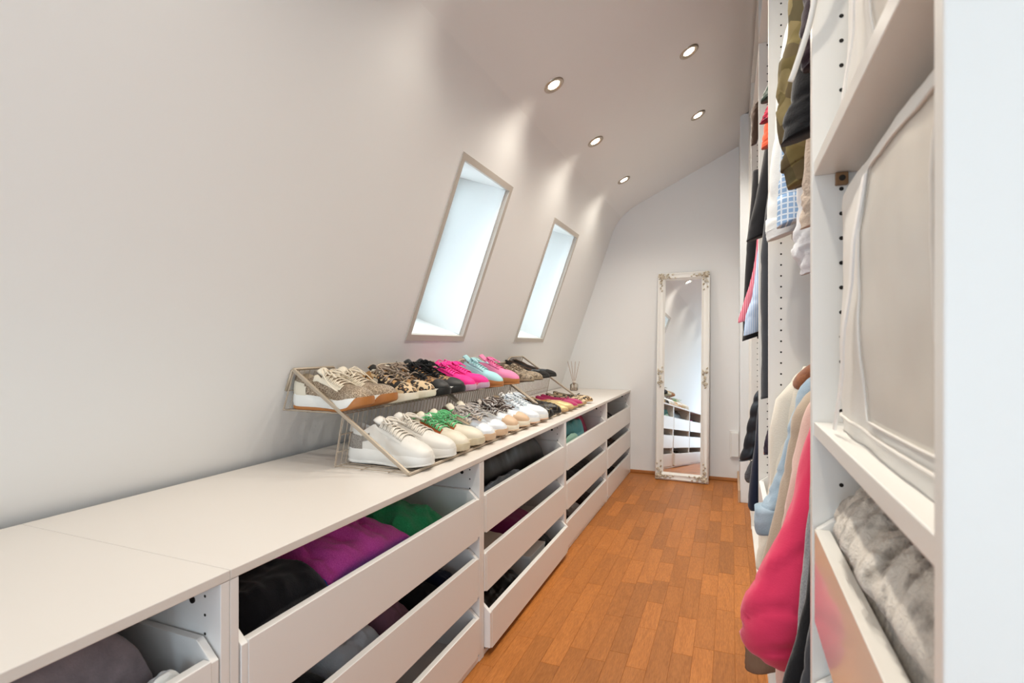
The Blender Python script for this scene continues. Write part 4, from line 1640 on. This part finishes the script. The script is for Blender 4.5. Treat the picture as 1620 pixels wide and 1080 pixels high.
def storage_bag(label, x0, x1, y0, y1, z0, z1, top_r=.05, seed=0):
    root = thing('storage_bag', label, 'storage bag', ((x0 + x1) / 2, (y0 + y1) / 2, z0), 'white fabric storage bags')
    m = mat('white_nonwoven', 'EDEAE5', .75, bump=(500, .15))
    mw = mat('clear_film_window', 'DAD4CB', .25)
    me = mat('white_piping', 'E6E1DB', .7)
    rings = []
    n = 18
    prof = []
    for k in range(n + 1):         # front edge from the shelf up and over the rounded top
        a = k / n
        prof.append(a)
    rows = []
    H = z1 - z0
    def fx(z, y):
        t = (z - z0) / H
        yy = (y - y0) / (y1 - y0)
        bul = .010 * math.sin(math.pi * min(1, t * 1.05)) * math.sin(math.pi * yy)
        rnd = top_r * (1 - math.sqrt(max(0, 1 - max(0, (t - (1 - top_r / H)) / (top_r / H)) ** 2)))
        rnd2 = .03 * max(0, (abs(yy - .5) - .42) / .08) ** 2
        return x0 - bul + rnd + rnd2 + .004 * fbm(y * 9, z * 9, seed)
    vs = []
    ny, nz = 24, 26
    for i in range(nz + 1):
        z = z0 + H * i / nz
        for j in range(ny + 1):
            y = y0 + (y1 - y0) * j / ny
            vs.append((fx(z, y), y, z))
    N = len(vs)
    vs += [(x1, y, z) for _, y, z in vs]
    fs = []
    w_ = ny + 1
    for i in range(nz):
        for j in range(ny):
            a = i * w_ + j
            fs.append((a, a + 1, a + w_ + 1, a + w_))
            fs.append((a + N, a + w_ + N, a + w_ + 1 + N, a + 1 + N))
    for j in range(ny):
        fs.append((j, j + N, j + 1 + N, j + 1))
        a = nz * w_ + j
        fs.append((a, a + 1, a + 1 + N, a + N))
    for i in range(nz):
        a = i * w_
        fs.append((a, a + w_, a + w_ + N, a + N))
        a = i * w_ + ny
        fs.append((a, a + N, a + w_ + N, a + w_))
    MB().add(vs, fs).build('body', m, root, smooth='auto')
    # clear window let into the front, framed by piping
    a0, a1 = y0 + .050, y1 - .190
    b0, b1 = z0 + .030, z1 - .050
    vs = []
    for i in range(17):
        z = b0 + (b1 - b0) * i / 16
        for j in range(13):
            y = a0 + (a1 - a0) * j / 12
            vs.append((fx(z, y) - .0012, y, z))
    fs = [(i * 13 + j, i * 13 + j + 1, i * 13 + j + 14, i * 13 + j + 13) for i in range(16) for j in range(12)]
    MB().add(vs, fs).build('front_window', mw, root, smooth=True)
    P = lambda y, z: (fx(z, y) - .003, y, z)
    path = [P(a0 + (a1 - a0) * k / 12, b0) for k in range(13)] + [P(a1, b0 + (b1 - b0) * k / 12) for k in range(1, 13)] + [P(a1 - (a1 - a0) * k / 12, b1) for k in range(1, 13)] + [P(a0, b1 - (b1 - b0) * k / 12) for k in range(1, 13)]
    MB().tube(path, .0014, 6).build('window_piping', me, root, smooth=True)
    MB().tube([P(y0 + (y1 - y0) * k / 20, z0 + .018) for k in range(1, 20)], .0018, 6).build('hem_piping', me, root, smooth=True)
    # strap hanging down the front near the far end
    ys, ye = y1 - .188, y1 - .075
    rings = []
    for k in range(14):
        t = k / 13
        z = z1 - .055 - (H - .060) * t
        y = ys + (ye - ys) * t ** 2.2
        x = fx(z, y) - .005 - .010 * t ** 2
        rings.append([(x - .001, y - .006, z), (x - .001, y + .006, z), (x + .001, y + .006, z), (x + .001, y - .006, z)])
    MB().loft(rings).build('strap', mat('white_webbing', 'F5F2EF', .8), root, smooth='auto')
    return root


storage_bag('white fabric storage bag with a clear window, on the lower shelf of the nearest wardrobe', .122, .60, .352, .772, .979, 1.292, .045, 1)
storage_bag('white fabric storage bag on the upper shelf above the other bag', .130, .60, .352, .780, 1.3205, 1.62, .05, 5)

# ------------------------------------------------------------------ hanging clothes


def sleeve_mesh(pts, seed=0, n=28, m=56, wr=.10, quilt=0, ydrift=0., Y=0., flatend=False):
    """pts: (left edge x, z, half width x, half depth y); soft wrinkled tube"""
    ctr = [(x + rx, z, rx, ry) for x, z, rx, ry in pts]
    sp = spline(ctr, m)
    rings = []
    for i, (cx, z, rx, ry) in enumerate(sp):
        t = i / (m - 1)
        rx = max(rx, .004)
        ry = max(ry, .004)
        ring = []
        q = 1.0
        if quilt:
            q = .90 + .16 * abs(math.sin(math.pi * t * quilt)) ** .6
        for k in range(n):
            a = 2 * math.pi * k / n
            ca, sa = math.cos(a), math.sin(a)
            w = 1 + wr * fbm(ca * 1.1 + seed, sa * 1.1, t * 6 + seed * 2.3) - 1.1 * wr * max(0., math.sin(t * 30 + 2.2 * math.sin(a + seed) + 3 * fbm(ca, sa, t * 3 + seed))) ** 4 * (.25 + .75 * t)
            ring.append((cx + rx * w * q * math.cos(a), Y + ydrift * t + ry * w * q * math.sin(a), z + .35 * rx * math.cos(a) * (1 if t > .02 else 0)))
        rings.append(ring)
    return rings


def garment(name, label, cat, Y, m, pts, group=None, body=None, cuff=None, cuff_m=None, seed=0, wr=.10, quilt=0, hanger=True, collar=None, ydrift=0., rail=None, xf=.10):
    """one hanging garment: body between its hem and shoulders, one sleeve facing the aisle, hanger"""
    zt = max(p[1] for p in pts)
    root = thing(name, label, cat, (.38, Y, (body[1] if body else min(p[1] for p in pts))), group)
    mb = MB()
    mb.loft(sleeve_mesh(pts, seed, wr=wr, quilt=quilt, Y=Y, ydrift=ydrift))
    mb.build('sleeve', m, root, smooth=True)
    if cuff:
        MB().loft(sleeve_mesh(cuff, seed + 3, m=10, wr=.04, Y=Y + ydrift)).build('cuff', cuff_m or m, root, smooth=True)
    if body:
        zs, zh, x0, x1, ty = body
        rings = []
        n = 28
        rows = [(zs + .035, .30, .46, .4), (zs + .02, .26, .50, .7), (zs, x0 + .06, x1 - .06, .9), (zs - .06, x0 + .015, x1 - .02, 1), (zs - .14, x0, x1 - .01, 1)]
        k = 8
        for i in range(1, k + 1):
            z = zs - .14 + (zh - zs + .14) * i / k
            rows.append((z, x0, x1, 1))
        for i, (z, a, b, f) in enumerate(rows):
            ring = []
            t = max(0, (zs - z) / (zs - zh))
            for j in range(n):
                an = 2 * math.pi * j / n
                cx, rx = (a + b) / 2, (b - a) / 2
                x = cx + rx * math.copysign(abs(math.cos(an)) ** .6, math.cos(an))
                y = ty * f * math.copysign(abs(math.sin(an)) ** .6, math.sin(an))
                y += t * ty * .55 * math.sin(x * 55 + seed * 2 + 2 * fbm(x * 6, z * 3, seed)) * abs(math.sin(an))
                ring.append((x, Y + y, z + .008 * fbm(x * 9, seed, z)))
            rings.append(ring)
        MB().loft(rings).build('body', m, root, smooth=True)
        if hanger:
            zr = rail if rail else zs + .09
            hb = MB()
            hb.tube([(.20, Y, zs + .0), (.30, Y, zs + .030), (.385, Y, zs + .046), (.47, Y, zs + .030), (.56, Y, zs + .0)], .006, 6)
            hk = [(.385, Y, zs + .046), (.385, Y, zr - .012)] + [(.39 + .017 * math.cos(a), Y, zr + .0 + .017 * math.sin(a)) for a in [math.pi * 1.05 - k * math.pi * 1.2 / 8 for k in range(9)]]
            hb.tube(hk, .0022, 6)
            hb.build('hanger', mat('white_hanger', 'E9E7E3', .4), root, smooth=True)
    if collar:
        collar(root)
    return root


def rows_(l, rx, ry):
    """measured (left edge, z) pairs with a real sleeve width"""
    out = []
    for i, e in enumerate(l):
        out.append((e[0], e[1], e[2] if len(e) > 2 else rx, e[3] if len(e) > 3 else ry))
    return out


camo_m = mat_patches('olive_camouflage', ['64562E', '76683E', '51472A', '80714A', '5E5034'], 26, .9)
for nme, sc_ in (('olive_camouflage', 60),):
    pass
check_m = mat_stripes('pale_blue_check', '8FAFD6', 'DCE6F2', 24, 'X', .9, True)
denim_m = cloth('light_blue_denim', '93A9BC', var=(14, 'AFC0CE', .35, .7))
beige_m = cloth('beige_cotton_twill', 'B7A592')
rib_m = mat('brown_rib_knit', '7E6450', .95, bump=(300, .4), scale=(1, 1, .05))
pinkcoat = cloth('hot_pink_crepe', 'E23A62', sc_=420, st=.12)
palep = cloth('pale_pink_cotton', 'DDB9AE')
creamc = cloth('cream_wool', 'E7DECF')
furc = mat('rust_fur', 'A5643A', .95, var=(60, '8A4D2A', .4, .6), bump=(500, .9), sheen=.4)
purp = cloth('dark_plum_velvet', '2C1A26')
peach = cloth('peach_lace', 'DCC8B6', sc_=150, st=.8)
white_r = cloth('white_voile', 'E8E8EC')
puff_m = mat('black_quilted_nylon', '14161F', .38, bump=(30, .2))
greenj = mat('dark_green_jacket', '26382F', .5)
crim = cloth('crimson_jersey', 'B01338')
orang = cloth('coral_orange_jersey', 'E2603F')
pinks = mat_stripes('pink_stripe_shirt', 'C9596E', 'E7B3BE', 40, 'X')
blues = mat_stripes('blue_white_shirt', 'A9BEDD', 'E3E8F0', 36, 'X')
brownj = cloth('brown_suede_cloth', '4B3A30')
G = 'clothes hanging in the open wardrobes'

# --- second section, upper rail (shoulders at about 2.06)
ZS = 2.07
garment('shirt', 'white shirt hanging farthest back behind the camouflage jacket', 'shirt', 1.62, c_white,
        rows_([(.20, 2.06, .03, .03), (.145, 1.98), (.119, 1.838), (.112, 1.704), (.101, 1.602), (.094, 1.52), (.088, 1.424), (.087, 1.398)], .042, .036), G,
        body=(ZS, 1.36, .15, .62, .020), cuff=[(.085, 1.418, .045, .038), (.088, 1.388, .043, .036), (.090, 1.375, .040, .034)], seed=1)
garment('shirt', 'pale blue checked shirt with a buttoned cuff, beside the camouflage jacket', 'shirt', 1.47, check_m,
        rows_([(.20, 2.06, .03, .03), (.15, 1.95), (.122, 1.75), (.112, 1.60), (.108, 1.50), (.106, 1.44)], .036, .034), G,
        body=(ZS, 1.44, .15, .62, .020), cuff=[(.104, 1.442, .037, .035), (.104, 1.40, .037, .035), (.103, 1.379, .036, .034)], seed=2)
garment('blouse', 'white frilled blouse hanging lowest on the upper rail', 'blouse', 1.335, white_r,
        rows_([(.20, 2.06, .03, .02), (.16, 1.9, .03, .02), (.14, 1.6, .03, .022), (.134, 1.40, .035, .024), (.128, 1.33, .04, .028), (.130, 1.285, .045, .030), (.140, 1.246, .040, .024)], .03, .03), G,
        body=(ZS, 1.30, .15, .60, .014), seed=3, wr=.22)
garment('jacket', 'olive camouflage jacket with a gathered cuff, on the upper rail', 'jacket', 1.23, camo_m,
        rows_([(.19, 2.06, .03, .03), (.14, 1.93), (.112, 1.80), (.104, 1.714), (.090, 1.662), (.087, 1.60), (.089, 1.56), (.090, 1.50, .055, .046), (.094, 1.455, .058, .046)], .048, .040), G,
        body=(ZS, 1.45, .16, .62, .024), cuff=[(.098, 1.462, .050, .042), (.102, 1.435, .046, .040), (.106, 1.414, .044, .038)], seed=4, wr=.16)
garment('blouse', 'peach lace blouse just below the camouflage cuff', 'blouse', 1.135, peach,
        rows_([(.20, 2.06, .03, .016), (.16, 1.9, .03, .016), (.135, 1.55, .03, .016), (.124, 1.39, .03, .018), (.120, 1.345, .032, .020), (.118, 1.306, .03, .018)], .03, .02), G,
        body=(ZS, 1.40, .16, .58, .010), seed=5, wr=.18)
garment('jacket', 'black satin jacket in front of the camouflage one, upper rail', 'jacket', 1.065, c_black,
        rows_([(.19, 2.06, .03, .03), (.15, 1.85), (.118, 1.66), (.104, 1.585), (.094, 1.524), (.086, 1.488), (.080, 1.452)], .050, .034), G,
        body=(ZS, 1.44, .15, .62, .018), seed=6, wr=.07)
garment('jacket', 'dark plum velvet jacket nearest on the upper rail', 'jacket', .975, purp,
        rows_([(.19, 2.06, .03, .03), (.13, 1.80), (.108, 1.68), (.104, 1.62), (.100, 1.57), (.105, 1.535)], .045, .030), G,
        body=(ZS, 1.50, .15, .62, .020), seed=7)
garment('dress', 'black sequinned dress, a sliver beside the near wardrobe panel', 'dress', .900, mat('black_sequins', '141316', .35, .4, bump=(260, .9)),
        rows_([(.19, 2.06, .03, .02), (.14, 1.8), (.125, 1.5), (.118, 1.33), (.116, 1.285)], .03, .022), G,
        body=(ZS, 1.28, .15, .6, .016), seed=8)
# white hanger hooked over the front edge
root = thing('coat_hanger', 'white plastic coat hanger leaning out of the upper wardrobe', 'hanger', (.09, .80, 1.43))
MB().tube(spline([(.074, .815, 1.436), (.080, .808, 1.452), (.094, .796, 1.497), (.102, .786, 1.540), (.112, .778, 1.600), (.135, .776, 1.66), (.20, .778, 1.70)], 20), [.0036] * 20, 8).build('arm', mat('white_hanger', 'E9E7E3', .4), root, smooth=True)

# --- second section, lower rail (shoulders at about 1.0)
ZL2 = .985


def fur_collar(root):
    mb = MB()
    mb.tube(spline([(.168, 1.665, .955), (.19, 1.660, .985), (.235, 1.665, 1.015), (.30, 1.68, 1.035)], 14), [.010, .018, .022, .024, .026, .027, .028, .028, .028, .028, .028, .028, .028, .024], 10)
    mb.build('fur_collar', furc, root, smooth=True, label='rust brown fur collar')


garment('coat', 'cream wool coat with a rust fur collar, farthest on the lower rail', 'coat', 1.675, creamc,
        rows_([(.185, 1.02, .02, .02), (.158, .995, .03, .03), (.143, .939), (.125, .841), (.108, .752), (.086, .625), (.070, .534), (.062, .46)], .045, .036), G,
        body=(ZL2, .36, .10, .60, .028), collar=fur_collar, seed=11, rail=1.075)
garment('jacket', 'light blue denim jacket with a stitched cuff, on the lower rail', 'jacket', 1.535, denim_m,
        rows_([(.19, 1.01, .02, .02), (.162, .985, .03, .03), (.145, .928), (.130, .863), (.105, .758), (.078, .695), (.060, .655)], .045, .040), G,
        body=(ZL2, .50, .14, .60, .026), cuff=[(.056, .662, .046, .042), (.054, .63, .046, .042), (.060, .603, .042, .040)], seed=12, wr=.13, rail=1.075)
garment('jacket', 'beige cotton bomber jacket with a brown ribbed cuff', 'jacket', 1.395, beige_m,
        rows_([(.19, 1.0, .02, .02), (.158, .975, .03, .03), (.132, .935), (.122, .869), (.110, .796), (.094, .706), (.068, .586), (.042, .480), (.032, .43), (.031, .405)], .046, .040), G,
        body=(ZL2, .40, .14, .60, .026), cuff=[(.030, .410, .047, .041), (.030, .375, .046, .041), (.029, .345, .044, .040), (.030, .325, .043, .039)], cuff_m=rib_m, seed=13, rail=1.075)
garment('jacket', 'pale pink cotton jacket squeezed behind the hot pink one', 'jacket', 1.265, palep,
        rows_([(.19, .99, .02, .02), (.150, .970, .03, .025), (.129, .892), (.114, .825), (.104, .746), (.088, .613), (.085, .45), (.088, .31), (.092, .25)], .040, .032), G,
        body=(ZL2 - .01, .24, .14, .60, .020), seed=14, rail=1.075)
garment('jacket', 'hot pink jacket with a ballooning sleeve, on the lower rail', 'jacket', 1.10, pinkcoat,
        rows_([(.175, .990, .02, .02), (.138, .960, .03, .03), (.119, .895, .036, .036), (.101, .815, .044, .042), (.081, .755, .050, .044), (.052, .698, .056, .050), (.027, .639, .066, .056), (.015, .591, .074, .060), (.020, .552, .074, .056), (.044, .522, .062, .044), (.072, .500, .04, .03)], .05, .045), G,
        body=(ZL2, .40, .135, .60, .026), seed=15, wr=.12, rail=1.075)
garment('jacket', 'grey marl jacket showing as a strip beside the hot pink one', 'jacket', .985, c_grey,
        rows_([(.18, .98, .02, .014), (.128, .93, .03, .016), (.115, .82), (.107, .74), (.101, .667), (.096, .595), (.092, .54), (.095, .50)], .04, .018), G,
        body=(ZL2, .42, .135, .60, .014), seed=16, wr=.05, rail=1.075)
garment('coat', 'black coat hanging in front of the grey one on the lower rail', 'coat', .935, c_black,
        rows_([(.18, .98, .02, .014), (.128, .93, .03, .016), (.114, .80), (.106, .71), (.094, .65), (.084, .609), (.072, .558), (.062, .518), (.05, .46)], .04, .017), G,
        body=(ZL2, .30, .135, .60, .013), seed=17, wr=.05, rail=1.075)
garment('coat', 'charcoal wool coat nearest on the lower rail', 'coat', .873, c_char,
        rows_([(.18, .98, .02, .014), (.13, .93, .03, .016), (.112, .76), (.105, .70), (.098, .65), (.090, .60), (.080, .54), (.07, .46)], .04, .017), G,
        body=(ZL2, .28, .135, .60, .013), seed=18, wr=.05, rail=1.075)
root = thing('shoe_box', 'pale pink cardboard box on the wardrobe floor below the hot pink jacket', 'box', (.25, 1.35, .02))
MB().box(.115, .40, 1.22, 1.50, .0205, .17).build('body', mat('blush_card', 'E9D6CE', .6), root, bevel=.002)
MB().box(.112, .403, 1.217, 1.503, .1705, .21).build('lid', mat('white_card', 'E4E1DC', .6), root, bevel=.002)

# --- third section
garment('jacket', 'dark green jacket with a black cuff edge, upper rail of the third section', 'jacket', 1.90, greenj,
        rows_([(.20, 2.06, .03, .03), (.13, 1.99), (.107, 1.928), (.092, 1.89), (.086, 1.872)], .04, .034), G, body=(ZS, 1.80, .15, .60, .018), seed=21, wr=.05)
garment('top', 'crimson patterned top peeking out under the dark green sleeve', 'top', 2.02, mat_spots('crimson_print', 'B3153C', '6B1030', 'C7345A', 60),
        rows_([(.20, 2.06, .03, .03), (.13, 1.95), (.110, 1.897), (.098, 1.87), (.091, 1.848)], .035, .03), G, body=(ZS, 1.80, .15, .58, .016), seed=22)
garment('top', 'coral orange top below the crimson sleeve', 'top', 2.10, orang,
        rows_([(.20, 2.06, .03, .03), (.13, 1.95), (.110, 1.874), (.102, 1.82), (.098, 1.785)], .032, .026), G, body=(ZS, 1.75, .15, .58, .014), seed=23)
garment('coat', 'black coat with a long straight sleeve in the third section', 'coat', 2.23, c_black,
        rows_([(.19, 2.06, .03, .03), (.15, 1.97), (.124, 1.882), (.105, 1.764), (.084, 1.646), (.062, 1.551), (.053, 1.489)], .050, .040), G, body=(ZS, 1.25, .15, .62, .024), seed=24, wr=.04)
garment('dress', 'long dark grey dress hanging down to the lower half of the third section', 'dress', 2.12, c_char,
        rows_([(.19, 2.05, .03, .02), (.13, 1.70), (.102, 1.472), (.096, 1.36), (.098, 1.18), (.100, 1.046), (.096, .90)], .045, .034), G, body=(ZS - .01, .885, .14, .58, .020), seed=25, wr=.05)
garment('top', 'dark plum printed top hanging below the long grey dress', 'top', 2.10, mat('plum_print', '2B2133', .85, var=(45, 'A8623F', .66, .7)),
        rows_([(.18, .88, .02, .02), (.140, .86, .025, .025), (.119, .79), (.108, .74), (.106, .70)], .03, .024), G, body=(.85, .62, .13, .56, .014), seed=26, rail=1.075)

# --- fourth section
garment('jacket', 'brown suede jacket peeking out high up beyond the third section', 'jacket', 2.66, brownj,
        rows_([(.17, 2.24, .02, .02), (.10, 2.18), (.082, 2.134), (.083, 2.05, .022, .02), (.082, 1.985, .012, .01)], .03, .028), G, body=(2.20, 1.7, .13, .58, .018), seed=31, hanger=False)
garment('trousers', 'black trousers hanging folded, deepest of the fourth section', 'trousers', 2.95, c_black,
        rows_([(.10, 1.95, .03, .03), (.085, 1.75), (.072, 1.611), (.064, 1.47), (.056, 1.314), (.050, 1.114)], .05, .035), G, body=(2.0, 1.11, .12, .56, .018), seed=32, wr=.03)
garment('shirt', 'pink striped shirt with its tail sticking out into the aisle', 'shirt', 2.81, pinks,
        rows_([(.15, 2.0, .03, .03), (.12, 1.7), (.103, 1.498), (.084, 1.394), (.058, 1.305), (.030, 1.205), (.034, 1.195)], .028, .024), G, body=(2.02, 1.20, .13, .56, .014), seed=33, wr=.06)
garment('shirt', 'pale blue and white shirt with rolled hem beside the pink striped one', 'shirt', 2.70, blues,
        rows_([(.15, 2.0, .03, .03), (.125, 1.7), (.100, 1.414), (.083, 1.297), (.058, 1.211), (.052, 1.13)], .032, .028), G, body=(2.02, 1.13, .13, .56, .014), seed=34, wr=.12)
garment('jacket', 'black quilted puffer jacket on the lower rail of the fourth section', 'jacket', 2.72, puff_m,
        rows_([(.17, .93, .02, .02), (.110, .875, .03, .03), (.086, .808), (.070, .722), (.054, .636), (.036, .560), (.036, .552)], .042, .038), G, body=(.92, .45, .13, .58, .026), seed=35, wr=.02, quilt=7, rail=1.075)
garment('coat', 'dark navy coat beside the black puffer jacket', 'coat', 2.58, c_navy,
        rows_([(.17, .93, .02, .02), (.112, .83, .02, .02), (.096, .679), (.080, .54), (.066, .40), (.076, .362, .03, .028)], .038, .032), G, body=(.92, .36, .13, .58, .022), seed=36, wr=.04, rail=1.075)
root = thing('hat_bag', 'small grey drawstring bag hanging below the puffer jacket', 'bag', (.08, 2.76, .43))
MB().loft(sleeve_mesh([(.082, .525, .006, .006), (.068, .50, .018, .02), (.058, .47, .028, .028), (.060, .445, .026, .026), (.072, .43, .014, .014)], 2, Y=2.78)).build('pouch', mat('grey_felt', '5D5D60', .9), root, smooth=True)
MB().tube(spline([(.088, 2.78, .525), (.070, 2.78, .545), (.062, 2.78, .56), (.090, 2.78, .565), (.096, 2.78, .54), (.088, 2.78, .525)], 14), .002, 5).build('drawstring', c_black, root, smooth=True)
